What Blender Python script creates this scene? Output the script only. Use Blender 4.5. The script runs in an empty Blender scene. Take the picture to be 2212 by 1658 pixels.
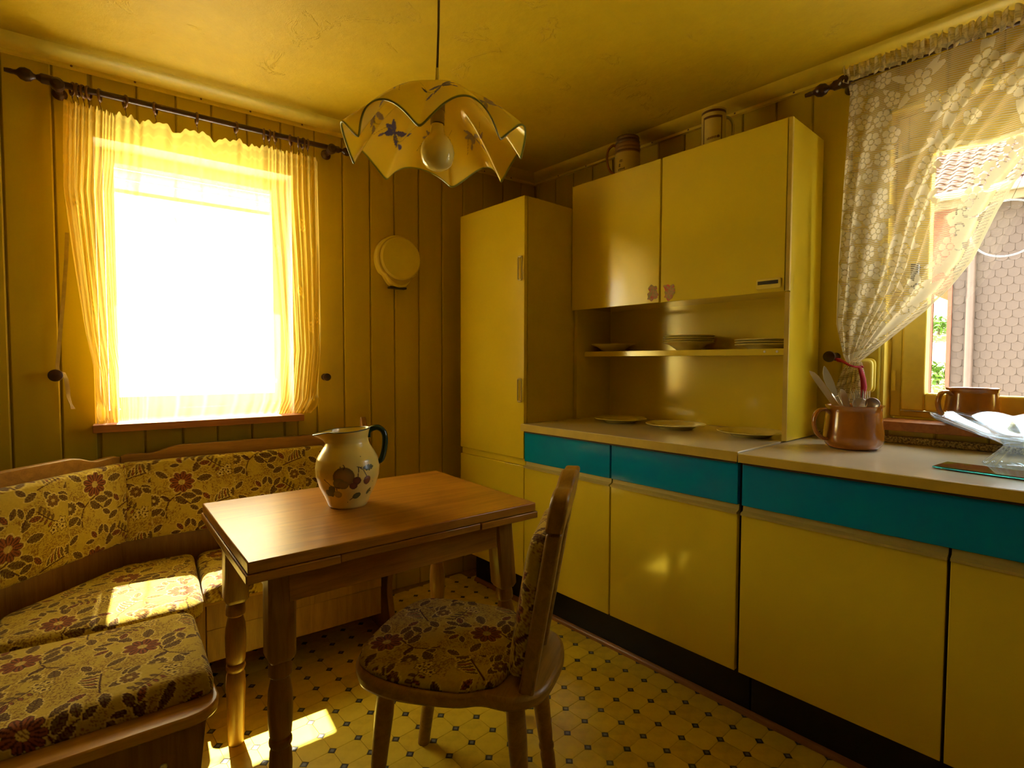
import bpy, bmesh, math, random
import numpy as np
from mathutils import Matrix, Vector
random.seed(7); rng = np.random.default_rng(11)
PI = math.pi
sc = bpy.context.scene
COL = sc.collection

# ------------------------------------------------------------------ camera
CAM = (-2.1703, -2.2278, 1.1248); YAW, PITCH, ROLL, FPX = 0.7303, -0.0410, 0.0030, 1149.19
fw = Vector((math.sin(YAW)*math.cos(PITCH), math.cos(YAW)*math.cos(PITCH), math.sin(PITCH)))
rt = Vector((math.cos(YAW), -math.sin(YAW), 0)); up = rt.cross(fw)
rt, up = rt*math.cos(ROLL)+up*math.sin(ROLL), up*math.cos(ROLL)-rt*math.sin(ROLL)
cd = bpy.data.cameras.new('camera'); cam = bpy.data.objects.new('camera', cd); COL.objects.link(cam)
cam.matrix_world = Matrix(((rt.x, up.x, -fw.x, CAM[0]), (rt.y, up.y, -fw.y, CAM[1]), (rt.z, up.z, -fw.z, CAM[2]), (0, 0, 0, 1)))
cd.sensor_fit = 'HORIZONTAL'; cd.sensor_width = 36; cd.lens = FPX/2212*36; cd.clip_start = 0.02
sc.camera = cam

# ------------------------------------------------------------------ the window wall runs 5.8 degrees off square
PHI = -0.1008
cP, sP = math.cos(PHI), math.sin(PHI)
def W(t, n, z): return (t*cP-n*sP, t*sP+n*cP, z)      # wall frame: along, outward, up

# ------------------------------------------------------------------ light and exposure
SKY, SUN, EXPO = 9.0, 55.0, 0.27
w = bpy.data.worlds.new('daylight'); sc.world = w; w.use_nodes = True
bg = w.node_tree.nodes['Background']; bg.inputs[0].default_value = (0.93, 0.97, 1.0, 1); bg.inputs[1].default_value = SKY
sd = bpy.data.lights.new('sun', 'SUN'); sun = bpy.data.objects.new('sun', sd); COL.objects.link(sun)
sd.energy = SUN; sd.angle = math.radians(0.6); sd.color = (1.0, 0.93, 0.80)
sdir = Vector(W(-0.025, -0.51, -0.86)); sun.location = (1, 6, 9)
sun.rotation_euler = sdir.to_track_quat('-Z', 'Y').to_euler()
def portal(name, loc, rot, sx, sy):
    ld = bpy.data.lights.new(name, 'AREA'); ld.shape = 'RECTANGLE'; ld.size, ld.size_y = sx, sy
    ld.cycles.is_portal = True
    o = bpy.data.objects.new(name, ld); COL.objects.link(o); o.location = loc; o.rotation_euler = rot
portal('portal_back', W(-1.675, 0.26, 1.41), (-PI/2, 0, PHI), 0.8, 1.1)
portal('portal_right', (0.25, -2.08, 1.46), (PI/2, 0, PI/2), 0.8, 1.1)
sc.view_settings.view_transform = 'Standard'; sc.view_settings.look = 'None'
sc.view_settings.exposure = EXPO; sc.view_settings.gamma = 1; sc.view_settings.use_curve_mapping = False
cy = sc.cycles
cy.use_denoising = True; cy.max_bounces = 14; cy.diffuse_bounces = 6; cy.glossy_bounces = 5
cy.transmission_bounces = 10; cy.transparent_max_bounces = 24
cy.caustics_reflective = False; cy.caustics_refractive = False; cy.sample_clamp_indirect = 8.0; cy.blur_glossy = 0.5

# ------------------------------------------------------------------ materials
class NT:
    def __init__(s, name):
        s.m = bpy.data.materials.new(name); s.m.use_nodes = True; s.t = s.m.node_tree
        s.b = s.t.nodes['Principled BSDF']; s.out = s.t.nodes['Material Output']
    def n(s, typ, **kw):
        nd = s.t.nodes.new(typ)
        for k, v in kw.items():
            if k[0] == 'i' and k[1:].isdigit(): k = int(k[1:])
            if isinstance(k, int) or k in nd.inputs:
                if isinstance(v, bpy.types.NodeSocket): s.t.links.new(v, nd.inputs[k])
                else: nd.inputs[k].default_value = v
            else: setattr(nd, k, v)
        return nd
    def link(s, a, b): s.t.links.new(a, b)
    def set(s, **kw):
        for k, v in kw.items():
            k = k.replace('_', ' ')
            if isinstance(v, bpy.types.NodeSocket): s.link(v, s.b.inputs[k])
            else: s.b.inputs[k].default_value = v
    def coord(s, scale=(1, 1, 1), kind='Object'):
        tc = s.n('ShaderNodeTexCoord'); mp = s.n('ShaderNodeMapping', Vector=tc.outputs[kind]); mp.inputs['Scale'].default_value = scale
        return mp.outputs[0]
    def noise(s, vec, scale, detail=4, rough=.55, dist=0):
        return s.n('ShaderNodeTexNoise', Vector=vec, Scale=scale, Detail=detail, Roughness=rough, Distortion=dist).outputs['Fac']
    def ramp(s, fac, stops):
        r = s.n('ShaderNodeValToRGB', Fac=fac); e = r.color_ramp.elements
        while len(e) < len(stops): e.new(0.5)
        for k, (p, c) in enumerate(stops): e[k].position = p; e[k].color = (*c, 1) if len(c) == 3 else c
        return r.outputs[0]
    def math(s, op, a, b=0.5): 
        return s.n('ShaderNodeMath', operation=op, i0=a, i1=b).outputs[0]
    def mix(s, fac, a, b):
        nd = s.t.nodes.new('ShaderNodeMix'); nd.data_type = 'RGBA'
        for i, v in ((0, fac), (6, a), (7, b)):
            if isinstance(v, bpy.types.NodeSocket): s.link(v, nd.inputs[i])
            else: nd.inputs[i].default_value = v if i == 0 else (*v, 1)
        return nd.outputs[2]
    def bump(s, h, strength=.2, dist=.002):
        s.link(s.n('ShaderNodeBump', Height=h, Strength=strength, Distance=dist).outputs[0], s.b.inputs['Normal'])
def sc3(c, k): return tuple(x*k for x in c)
def plain(name, c, rough=.5, var=.12, scale=9, spec=.5, bump=0, metal=0):
    m = NT(name); v = m.coord(); f = m.noise(v, scale, 5)
    m.set(Base_Color=m.ramp(f, [(.3, sc3(c, 1-var)), (.7, sc3(c, 1+var*.6))]), Roughness=rough, Metallic=metal)
    m.b.inputs['Specular IOR Level'].default_value = spec
    if bump: m.bump(m.noise(v, scale*12, 3), bump, .001)
    return m.m
def wood(name, c1, c2, axis='x', rough=.4, scale=1.0, spec=.5):
    m = NT(name); s = {'x': (1.2, 14, 14), 'y': (14, 1.2, 14), 'z': (14, 14, 1.2)}[axis]; s = tuple(q*scale for q in s)
    v = m.coord(s); a = m.noise(v, 2.2, 6, .6, 1.4); b = m.noise(m.coord(tuple(q*5 for q in s)), 4, 3)
    f = m.math('ADD', m.math('MULTIPLY', a, .75), m.math('MULTIPLY', b, .25))
    m.set(Base_Color=m.ramp(f, [(.36, c1), (.5, sc3([(p+q)/2 for p, q in zip(c1, c2)], 1)), (.64, c2)]), Roughness=rough)
    m.b.inputs['Specular IOR Level'].default_value = spec
    m.bump(f, .12, .001); return m.m
def attr_mat(name, rough=.6, bump=0, spec=.4, weave=900, coat=0, sheen=0):
    m = NT(name); a = m.n('ShaderNodeAttribute', attribute_name='col')
    m.set(Base_Color=a.outputs['Color'], Roughness=rough); m.b.inputs['Specular IOR Level'].default_value = spec
    m.b.inputs['Coat Weight'].default_value = coat; m.b.inputs['Coat Roughness'].default_value = .12
    m.b.inputs['Sheen Weight'].default_value = sheen
    if bump: m.bump(m.noise(m.coord(), weave, 2), bump, .001)
    return m.m
def glassy(name, tint=(1, 1, 1), gloss=.07):      # thin pane: lets sun and sky through
    m = NT(name); t = m.n('ShaderNodeBsdfTransparent', Color=(*tint, 1)); g = m.n('ShaderNodeBsdfGlossy', Roughness=.02)
    lw = m.n('ShaderNodeLayerWeight', Blend=.5); fr = m.math('MULTIPLY_ADD', m.math('POWER', lw.outputs['Facing'], 5.), .5); fr.node.inputs[2].default_value = .025
    mx = m.n('ShaderNodeMixShader', i0=fr, i1=t.outputs[0], i2=g.outputs[0])
    m.link(mx.outputs[0], m.out.inputs[0]); return m.m
def solid_glass(name, c=(1, 1, 1), rough=0.0):
    m = NT(name); m.set(Base_Color=(*c, 1), Roughness=rough, IOR=1.48); m.b.inputs['Transmission Weight'].default_value = 1
    return m.m

M = {}
def build_materials():
    # aged oil paint on walls and ceiling, deeply yellowed
    m = NT('ceiling_plaster'); v = m.coord(); f = m.noise(v, 1.6, 6, .6); g = m.noise(v, 14, 5, .7)
    pe = m.ramp(m.noise(v, 5.5, 8, .62, .8), [(.60, (0, 0, 0)), (.64, (1, 1, 1))])
    m.set(Base_Color=m.ramp(m.math('ADD', m.math('MULTIPLY', f, .7), m.math('MULTIPLY', g, .3)), [(.35, (.54, .385, .005)), (.65, (.69, .50, .008))]), Roughness=.62)
    m.bump(m.math('ADD', m.math('MULTIPLY', g, .5), m.math('MULTIPLY', pe, .25)), .6, .012); M['ceiling'] = m.m
    m = NT('yellowed_panel_paint'); v = m.coord((1, 1, .12)); f = m.noise(v, 9, 5); info = m.n('ShaderNodeObjectInfo')
    c = m.ramp(m.math('ADD', m.math('MULTIPLY', f, .7), m.math('MULTIPLY', info.outputs['Random'], .3)), [(.3, (.49, .36, .010)), (.7, (.63, .465, .014))])
    m.set(Base_Color=c, Roughness=.42); m.bump(f, .1, .001); M['panel'] = m.m
    M['darkwall'] = wood('unseen_wall_dark', (.10, .065, .012), (.16, .105, .018), 'z', .5)  # unseen walls, toned dark to cut light bounced back into the room
    M['wallcore'] = plain('wall_core', (.40, .30, .02), .8)
    M['trim'] = plain('moulding_paint', (.80, .61, .045), .45, .08, 20)
    M['lam'] = plain('cream_laminate', (.74, .585, .035), .15, .05, 4)
    b_ = M['lam'].node_tree.nodes['Principled BSDF']; b_.inputs['Coat Weight'].default_value = .7; b_.inputs['Coat Roughness'].default_value = .10; b_.inputs['Coat IOR'].default_value = 1.6
    M['lamin'] = plain('cream_laminate_matt', (.62, .49, .035), .4, .08, 6)
    M['lamedge'] = plain('laminate_edge', (.58, .43, .06), .4, .1, 20)
    M['teal'] = plain('teal_laminate', (.0005, .26, .55), .12, .05, 4)
    M['plinth'] = plain('black_plinth', (.004, .0035, .003), .5, .2)
    M['gap'] = plain('dark_brown_edge', (.045, .018, .006), .5)
    m = NT('worktop_laminate'); v = m.coord(); f = m.noise(v, 3, 6); 
    m.set(Base_Color=m.ramp(f, [(.3, (.55, .49, .34)), (.7, (.64, .57, .41))]), Roughness=.20); m.b.inputs['Specular IOR Level'].default_value = .8; M['top'] = m.m
    M['grip'] = plain('aluminium_grip', (.55, .47, .16), .35, .05, 5, metal=.3)
    M['oak'] = wood('oak_table', (.27, .110, .008), (.46, .205, .016), 'x', .32, 1.0, .5)
    M['oakleg'] = wood('oak_leg', (.21, .095, .012), (.35, .17, .024), 'z', .38)
    M['bench'] = wood('oak_bench', (.25, .115, .014), (.40, .20, .028), 'x', .42)
    M['ledge'] = wood('lit_oak_edge', (.42, .21, .03), (.60, .33, .06), 'x', .28, 1, .7)  # bench oak lightened to stand for window light on the near ledge
    M['benchv'] = wood('oak_bench_panel', (.20, .09, .014), (.31, .15, .024), 'z', .45)
    M['chair'] = wood('oak_chair', (.24, .125, .014), (.40, .22, .028), 'x', .36)
    M['dark'] = wood('dark_turned_wood', (.035, .013, .006), (.075, .028, .011), 'x', .3)
    M['ring'] = wood('ring_wood', (.12, .05, .018), (.2, .09, .03), 'x', .35)
    M['sill'] = wood('brown_sill', (.26, .09, .02), (.40, .15, .035), 'x', .5)
    M['frame'] = plain('window_paint', (.76, .60, .09), .45, .12, 14)
    M['framew'] = plain('window_paint_white', (.86, .80, .64), .45, .1, 14)
    M['pane'] = glassy('window_pane')
    M['fabric'] = attr_mat('floral_upholstery', .85, .5, .15, 700, 0, .15)
    M['pitcher'] = attr_mat('painted_ceramic', .30, 0, .5, 1, .5)
    M['green'] = plain('dark_green_glaze', (.012, .035, .02), .15, .2)
    M['brownglaze'] = plain('brown_glaze', (.36, .125, .010), .14, .25, 14, .9)
    M['mug'] = attr_mat('stoneware', .3, 0, .5, 1, .3)
    M['steel'] = plain('steel', (.78, .77, .74), .32, .05, 20, metal=.55)
    M['steelw'] = plain('worn_light_handle', (.72, .62, .40), .35, .1, 30)
    M['china'] = plain('cream_china', (.70, .62, .24), .15, .06, 20, .7)
    M['plastic'] = plain('aged_plastic', (.78, .65, .10), .3, .05, 5)
    M['plasticd'] = plain('dark_plastic', (.03, .02, .01), .4)
    M['red'] = plain('crimson_felt', (.36, .006, .02), .8, .2, 60)
    M['ribbon'] = plain('faded_ribbon', (.42, .30, .06), .6, .2, 40)
    M['cord'] = plain('brown_cord', (.10, .055, .015), .5)
    M['granite'] = NT('speckled_strip').m
    m = NT('speckled_edge_strip'); v = m.coord(); f = m.noise(v, 180, 3, .7)
    m.set(Base_Color=m.ramp(f, [(.40, (.10, .06, .015)), (.52, (.45, .33, .09)), (.62, (.62, .48, .16))]), Roughness=.4); M['granite'] = m.m
    # vinyl floor
    m = NT('vinyl_tile'); info = m.n('ShaderNodeObjectInfo'); v = m.coord(); f = m.noise(v, 22, 6, .65)
    k = m.math('ADD', m.math('MULTIPLY', f, .8), m.math('MULTIPLY', info.outputs['Random'], .2))
    m.set(Base_Color=m.ramp(k, [(.25, (.60, .43, .025)), (.5, (.80, .60, .04)), (.75, (.88, .68, .05))]), Roughness=.33); M['tile'] = m.m
    M['dotd'] = plain('inset_dark', (.06, .055, .05), .35); M['dotl'] = plain('inset_grey', (.20, .22, .22), .35)
    M['grout'] = plain('vinyl_joint', (.30, .19, .02), .5, .3, 30)
    # sheer curtain
    m = NT('sheer_voile'); a = m.n('ShaderNodeAttribute', attribute_name='col')
    df = m.n('ShaderNodeBsdfDiffuse', Color=(.86, .68, .12, 1)); tl = m.n('ShaderNodeBsdfTranslucent', Color=(.94, .74, .15, 1))
    tp = m.n('ShaderNodeBsdfTransparent', Color=(1, .97, .88, 1))
    ad = m.n('ShaderNodeMixShader', i0=.78, i1=df.outputs[0], i2=tl.outputs[0])
    sep = m.n('ShaderNodeSeparateColor', i0=a.outputs['Color'])
    mx = m.n('ShaderNodeMixShader', i0=sep.outputs[0], i1=tp.outputs[0], i2=ad.outputs[0])
    m.link(mx.outputs[0], m.out.inputs[0]); M['voile'] = m.m
    # lace: net of fine horizontal threads (from the cloth's own height coordinate) with denser flowers
    m = NT('lace_net'); a = m.n('ShaderNodeAttribute', attribute_name='col'); sep = m.n('ShaderNodeSeparateColor', i0=a.outputs['Color'])
    wv = m.math('SINE', m.math('MULTIPLY', sep.outputs[1], 2*PI*150)); th = m.math('MULTIPLY_ADD', wv, .36); th.node.inputs[2].default_value = .42
    cov = m.n('ShaderNodeClamp', Value=m.math('MAXIMUM', th, sep.outputs[0])).outputs[0]
    cov = m.math('MULTIPLY', cov, sep.outputs[2])
    df = m.n('ShaderNodeBsdfDiffuse', Color=(.80, .74, .56, 1)); tl = m.n('ShaderNodeBsdfTranslucent', Color=(.72, .66, .46, 1))
    tp = m.n('ShaderNodeBsdfTransparent', Color=(1, .97, .9, 1))
    ad = m.n('ShaderNodeMixShader', i0=.34, i1=df.outputs[0], i2=tl.outputs[0])
    mx = m.n('ShaderNodeMixShader', i0=cov, i1=tp.outputs[0], i2=ad.outputs[0])
    m.link(mx.outputs[0], m.out.inputs[0]); M['lace'] = m.m
    # lamp glass: opal, printed flowers in the colour attribute
    m = NT('opal_glass'); a = m.n('ShaderNodeAttribute', attribute_name='col')
    m.set(Base_Color=a.outputs['Color'], Roughness=.12); m.b.inputs['Specular IOR Level'].default_value = .6
    tl = m.n('ShaderNodeBsdfTranslucent', Color=a.outputs['Color'])
    mx = m.n('ShaderNodeMixShader', i0=.42, i1=m.b.outputs[0], i2=tl.outputs[0]); m.link(mx.outputs[0], m.out.inputs[0]); M['opal'] = m.m
    M['bulb'] = plain('opal_bulb', (.80, .68, .20), .08, .02, 3)
    M['socket'] = plain('lamp_socket', (.30, .22, .06), .4)
    m = NT('pressed_glass'); lw = m.n('ShaderNodeLayerWeight', Blend=.5); fc = m.math('MULTIPLY_ADD', m.math('POWER', lw.outputs['Facing'], 2.2), .55); fc.node.inputs[2].default_value = .10
    t_ = m.n('ShaderNodeBsdfTransparent', Color=(.90, .95, .97, 1)); g_ = m.n('ShaderNodeBsdfGlossy', Roughness=.04, Color=(.9, .96, 1, 1)); d_ = m.n('ShaderNodeBsdfTranslucent', Color=(.75, .85, .95, 1))
    a_ = m.n('ShaderNodeMixShader', i0=fc, i1=t_.outputs[0], i2=g_.outputs[0]); b_ = m.n('ShaderNodeMixShader', i0=.06, i1=a_.outputs[0], i2=d_.outputs[0]); m.link(b_.outputs[0], m.out.inputs[0]); M['glass'] = m.m
    M['glassg'] = solid_glass('green_edge_glass', (.10, .75, .55))
    m = NT('board_print'); v = m.coord(); f = m.noise(v, 26, 4, .6, 1)
    m.set(Base_Color=m.ramp(f, [(.40, (.16, .055, .02)), (.52, (.24, .10, .03)), (.56, (.16, .30, .02)), (.68, (.32, .42, .03))]), Roughness=.06); m.b.inputs['Coat Weight'].default_value = 1; M['print'] = m.m
    M['sticker'] = attr_mat('faded_sticker', .45)
    # outdoors
    m = NT('blind_slat'); m.set(Base_Color=(.85, .80, .70, 1), Roughness=.5); tl = m.n('ShaderNodeBsdfTranslucent', Color=(.9, .8, .66, 1)); mx = m.n('ShaderNodeMixShader', i0=.5, i1=m.b.outputs[0], i2=tl.outputs[0]); m.link(mx.outputs[0], m.out.inputs[0]); M['slat'] = m.m
    M['rooftile'] = plain('red_roof_tile', (.060, .016, .013), .7, .25, 3, bump=.3)
    M['slate'] = plain('brown_slate', (.058, .037, .0225), .75, .25, 2, bump=.3)
    M['salmon'] = plain('salmon_render', (.15, .04, .016), .8, .1)
    M['zinc'] = plain('zinc', (.20, .17, .12), .5, .1); M['fascia'] = plain('fascia', (.12, .085, .03), .6)
    M['copperpipe'] = plain('grey_downpipe', (.07, .045, .03), .5)
    M['grass'] = plain('sunlit_grass', (.34, .38, .12), .9, .5, 1.3); M['leaf'] = plain('leaf', (.10, .20, .02), .6, .4, 6)
    M['paving'] = plain('pale_paving', (.50, .47, .40), .9, .15, 2)
    M['bead'] = wood('copper_brown_bead', (.26, .10, .025), (.40, .17, .045), 'y', .35)
build_materials()

# ------------------------------------------------------------------ geometry helpers
class MB:
    def __init__(s, o=(0, 0, 0)): s.o = Vector(o); s.v = []; s.f = []
    def add(s, vs, fs):
        k = len(s.v); s.v += [tuple(Vector(p)-s.o) for p in vs]; s.f += [tuple(k+i for i in q) for q in fs]; return s
    def box(s, x0, x1, y0, y1, z0, z1):
        return s.add([(x, y, z) for z in (z0, z1) for y in (y0, y1) for x in (x0, x1)],
                     [(0, 2, 3, 1), (4, 5, 7, 6), (0, 1, 5, 4), (2, 6, 7, 3), (0, 4, 6, 2), (1, 3, 7, 5)])
    def prism(s, poly, a, b, axis='z'):
        n = len(poly); pt = {'z': lambda p, h: (p[0], p[1], h), 'y': lambda p, h: (p[0], h, p[1]), 'x': lambda p, h: (h, p[0], p[1])}[axis]
        return s.add([pt(p, a) for p in poly]+[pt(p, b) for p in poly],
                     [tuple(range(n-1, -1, -1)), tuple(range(n, 2*n))]+[(i, (i+1) % n, n+(i+1) % n, n+i) for i in range(n)])
    def lathe(s, prof, c=(0, 0, 0), n=24, axis='z', tilt=None):
        vs = []; c = Vector(c)
        for r, z in prof:
            for k in range(n):
                a = 2*PI*k/n; p = Vector((r*math.cos(a), r*math.sin(a), z))
                if axis == 'x': p = Vector((p.z, p.x, p.y))
                elif axis == 'y': p = Vector((p.x, p.z, p.y))
                if tilt is not None: p = tilt @ p
                vs.append(c+p)
        fs = []
        for j in range(len(prof)-1):
            for k in range(n): fs.append((j*n+k, j*n+(k+1) % n, (j+1)*n+(k+1) % n, (j+1)*n+k))
        if prof[0][0] > 1e-6: fs.append(tuple(range(n-1, -1, -1)))
        if prof[-1][0] > 1e-6: fs.append(tuple((len(prof)-1)*n+k for k in range(n)))
        return s.add(vs, fs)
    def tube(s, pts, r, n=10, closed=False, flat=1.0):
        pts = [Vector(p) for p in pts]; m = len(pts); rs = r if isinstance(r, (list, tuple)) else [r]*m; vs = []
        ref = Vector((0, 0, 1))
        for i, p in enumerate(pts):
            a, b = (pts[i-1], pts[(i+1) % m]) if closed else (pts[max(i-1, 0)], pts[min(i+1, m-1)])
            d = (b-a).normalized()
            if abs(d.dot(ref)) > .95: ref = Vector((1, 0, 0)) if abs(d.x) < .9 else Vector((0, 1, 0))
            u = d.cross(ref).normalized(); q = u.cross(d)
            ref = q
            for k in range(n):
                an = 2*PI*k/n; vs.append(p+u*math.cos(an)*rs[i]+q*math.sin(an)*rs[i]*flat)
        fs = [(i*n+k, i*n+(k+1) % n, ((i+1) % m)*n+(k+1) % n, ((i+1) % m)*n+k) for i in range(m if closed else m-1) for k in range(n)]
        if not closed: fs += [tuple(range(n-1, -1, -1)), tuple((m-1)*n+k for k in range(n))]
        return s.add(vs, fs)
    def turned(s, p0, p1, prof, n=18):        # turned leg between two points: (fraction, radius)
        p0, p1 = Vector(p0), Vector(p1); d = p1-p0; L = d.length; q = d.to_track_quat('Z', 'Y').to_matrix()
        return s.lathe([(r, f*L) for f, r in prof], p0, n, 'z', q)
def link(name, me, mat, parent=None, loc=(0, 0, 0), rz=0):
    o = bpy.data.objects.new(name, me); COL.objects.link(o); o.location = loc; o.rotation_euler = (0, 0, rz)
    for m in (mat if isinstance(mat, (list, tuple)) else [mat]): me.materials.append(m)
    if parent: o.parent = parent
    return o
def mesh(name, mb, smooth=32):
    me = bpy.data.meshes.new(name); me.from_pydata(mb.v, [], mb.f)
    bm = bmesh.new(); bm.from_mesh(me); bmesh.ops.recalc_face_normals(bm, faces=bm.faces); bm.to_mesh(me); bm.free()
    if smooth: me.shade_smooth(); me.set_sharp_from_angle(angle=math.radians(smooth))
    return me
def part(name, mb, mat, parent=None, bev=0, smooth=32, loc=(0, 0, 0), rz=0):
    o = link(name, mesh(name, mb, smooth), mat, parent, loc, rz)
    if bev:
        b = o.modifiers.new('bevel', 'BEVEL'); b.width = bev; b.segments = 2; b.limit_method = 'ANGLE'; b.angle_limit = math.radians(40)
    return o
def tag(o, label, cat, group=None):
    o['label'] = label; o['category'] = cat
    if group: o['group'] = group
    return o
def thing(name, label, cat, loc=(0, 0, 0), rz=0, group=None):
    o = bpy.data.objects.new(name, None); COL.objects.link(o); o.location = loc; o.rotation_euler = (0, 0, rz); o.empty_display_size = .1
    return tag(o, label, cat, group)
def struct(name, mb, mat, loc=(0, 0, 0), rz=0, bev=0):
    o = part(name, mb, mat, None, bev, 32, loc, rz); o['kind'] = 'structure'; return o
def npmesh(name, V, Q, col=None, smooth=True):
    me = bpy.data.meshes.new(name); V = np.asarray(V, np.float32); Q = np.asarray(Q, np.int32)
    me.vertices.add(len(V)); me.vertices.foreach_set('co', V.ravel())
    me.loops.add(Q.size); me.loops.foreach_set('vertex_index', Q.ravel())
    me.polygons.add(len(Q)); me.polygons.foreach_set('loop_start', np.arange(0, Q.size, Q.shape[1], dtype=np.int32))
    me.update(calc_edges=True)
    if col is not None:
        at = me.attributes.new('col', 'FLOAT_COLOR', 'POINT'); c = np.ones((len(V), 4), np.float32); c[:, :3] = col; at.data.foreach_set('color', c.ravel())
    if smooth: me.shade_smooth()
    me.validate(); return me
def gridq(nu, nv, wrap=False):           # nu rows (outer), nv columns (inner)
    i, j = np.meshgrid(np.arange(nu-1), np.arange(nv if wrap else nv-1), indexing='ij'); j2 = (j+1) % nv
    return np.stack([i*nv+j, (i+1)*nv+j, (i+1)*nv+j2, i*nv+j2], -1).reshape(-1, 4)
def interp(x, pts):
    a = np.array(pts, float); return np.interp(x, a[:, 0], a[:, 1])
def smoothpoly(P, n):                     # closed Catmull-Rom through P
    P = np.array(P, float); m = len(P); t = np.arange(n)/n*m; i = t.astype(int); f = (t-i)[:, None]
    a, b, c, d = P[(i-1) % m], P[i % m], P[(i+1) % m], P[(i+2) % m]
    return .5*(2*b+(c-a)*f+(2*a-5*b+4*c-d)*f**2+(3*b-a-3*c+d)*f**3)
def roundpoly(P, r, k=6):                 # polygon with rounded corners
    out = []; m = len(P)
    for i in range(m):
        p, a, b = Vector(P[i]), Vector(P[i-1]), Vector(P[(i+1) % m])
        u, v = (a-p), (b-p); q = min(r, u.length*.45, v.length*.45); s, e = p+u.normalized()*q, p+v.normalized()*q
        for j in range(k+1):
            t = j/k; out.append(tuple((1-t)**2*s+2*t*(1-t)*p+t*t*e))
    return out
# ------------------------------------------------------------------ woven and printed patterns (colour per mesh vertex)
def vnoise(x, y, seed=0):
    xi, yi = np.floor(x).astype(int), np.floor(y).astype(int); fx, fy = x-xi, y-yi
    fx, fy = fx*fx*(3-2*fx), fy*fy*(3-2*fy)
    def h(a, b):
        k = (a*374761393+b*668265263+seed*982451653) & 0x7fffffff; k = ((k ^ (k >> 13))*1274126177) & 0x7fffffff
        return ((k ^ (k >> 16)) & 0xffff)/65535.
    return (h(xi, yi)*(1-fx)+h(xi+1, yi)*fx)*(1-fy)+(h(xi, yi+1)*(1-fx)+h(xi+1, yi+1)*fx)*fy
GROUND, CREAM, OLIVE = (.50, .365, .045), (.66, .51, .12), (.18, .115, .022)
MAROON, REDB, STIP = (.075, .022, .008), (.28, .08, .022), (.25, .13, .02)
def paint(c, m, col): c[m] = col
def fabric(u, v):                          # metres -> colour; repeat 30 x 28 cm, half drop
    P, Q = 27., 25.; x, y = u*100, v*100
    k = np.floor(x/P).astype(int); x = x-k*P; y = (y+(k % 2)*Q/2) % Q
    c = np.empty((len(x), 3)); c[:] = GROUND
    c *= (.93+.14*vnoise(u*260, v*260, 3))[:, None]
    def loc(cx, cy):
        return (x-cx+P/2) % P-P/2, (y-cy+Q/2) % Q-Q/2
    # stippled twigs in drifting patches
    patch = vnoise(u*22, v*22, 5)*.6+vnoise(u*48+9, v*48, 6)*.4
    tw = np.abs(vnoise(u*320, v*320, 8)-.5)+np.abs(vnoise(u*190, v*190, 9)-.5)*.5
    paint(c, (patch > .42) & (tw < .15+.26*(patch-.42)), STIP)
    def leaf(cx, cy, ang, ln, wd, fill=OLIVE, halo=True, rib=True):
        a, b = loc(cx, cy); ca, sa = math.cos(ang), math.sin(ang); p, q = a*ca+b*sa, -a*sa+b*ca
        t = p/ln; e = wd*np.clip(4*t*(1-t), 0, 1)**.75*(1+.10*np.sin(t*30))
        ins = (t > 0) & (t < 1)
        if halo: paint(c, (t > -.06) & (t < 1.08) & (np.abs(q) < e+.30), CREAM)
        paint(c, ins & (np.abs(q) < e), MAROON)
        paint(c, ins & (np.abs(q) < e-.22), fill)
        if rib:
            paint(c, ins & (np.abs(q) < .10), MAROON)
            paint(c, ins & (np.abs(q) < e-.3) & (np.sin((p-np.abs(q))*7) > .55), MAROON)
    def flower(cx, cy, R, n, fill=REDB, ph=0.):
        a, b = loc(cx, cy); r = np.hypot(a, b); th = np.arctan2(b, a)+ph
        rim = R*(.70+.30*np.abs(np.cos(n*th/2))**.7)
        paint(c, r < rim+.5, CREAM); paint(c, r < rim, MAROON); paint(c, r < rim-.22, fill)
        w_ = np.abs(np.sin(n*th/2)); paint(c, (r < rim-.2) & (r > R*.25) & (w_ > .90), MAROON)
        paint(c, (r < rim-.4) & (r > R*.45) & (np.abs(np.cos(n*th/2)) > .96), MAROON)
        paint(c, r < R*.26, CREAM); paint(c, (r < R*.26) & (np.sin(a*14)*np.sin(b*14) > .2), STIP)
    def stem(pts, wd=.2):
        for (ax, ay), (bx, by) in zip(pts[:-1], pts[1:]):
            p, q = loc(ax, ay); dx, dy = bx-ax, by-ay; t = np.clip((p*dx+q*dy)/(dx*dx+dy*dy), 0, 1)
            paint(c, np.hypot(p-t*dx, q-t*dy) < wd, MAROON)
    def arc(cx, cy, r, a0, a1, n=7): return [(cx+r*math.cos(a0+(a1-a0)*i/n), cy+r*math.sin(a0+(a1-a0)*i/n)) for i in range(n+1)]
    # curling branch with big flower
    leaf(13.2, 17.0, 1.0, 5.2, 1.2); leaf(14.4, 14.0, .15, 5.0, 1.25); leaf(12.6, 10.2, -.55, 4.4, 1.0); leaf(5.0, 15.5, 2.5, 4.5, 1.0)
    flower(9.5, 13.5, 4.1, 9)
    stem([(9.2, 9.6), (7.2, 8.4), (5.2, 6.6), (4.2, 3.2), (4.6, .6)])
    leaf(7.4, 8.2, -.7, 4.6, 1.25); leaf(9.2, 8.8, -.25, 5.0, 1.2); leaf(5.0, 6.8, 2.2, 3.0, .7)
    stem(arc(3.2, 6.4, 2.3, .3, 3.6), .32); leaf(2.4, 4.6, -1.2, 3.4, .95)
    # second flower with spray of slim leaves
    for i in range(5): leaf(20.2+i*1.25, 4.6+i*.30, 1.15+i*.16, 4.2-.35*abs(i-2), .52, REDB if i % 2 else OLIVE, True, False)
    stem([(18.2, 3.4), (21.5, 4.6), (26.4, 6.0)], .2)
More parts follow.
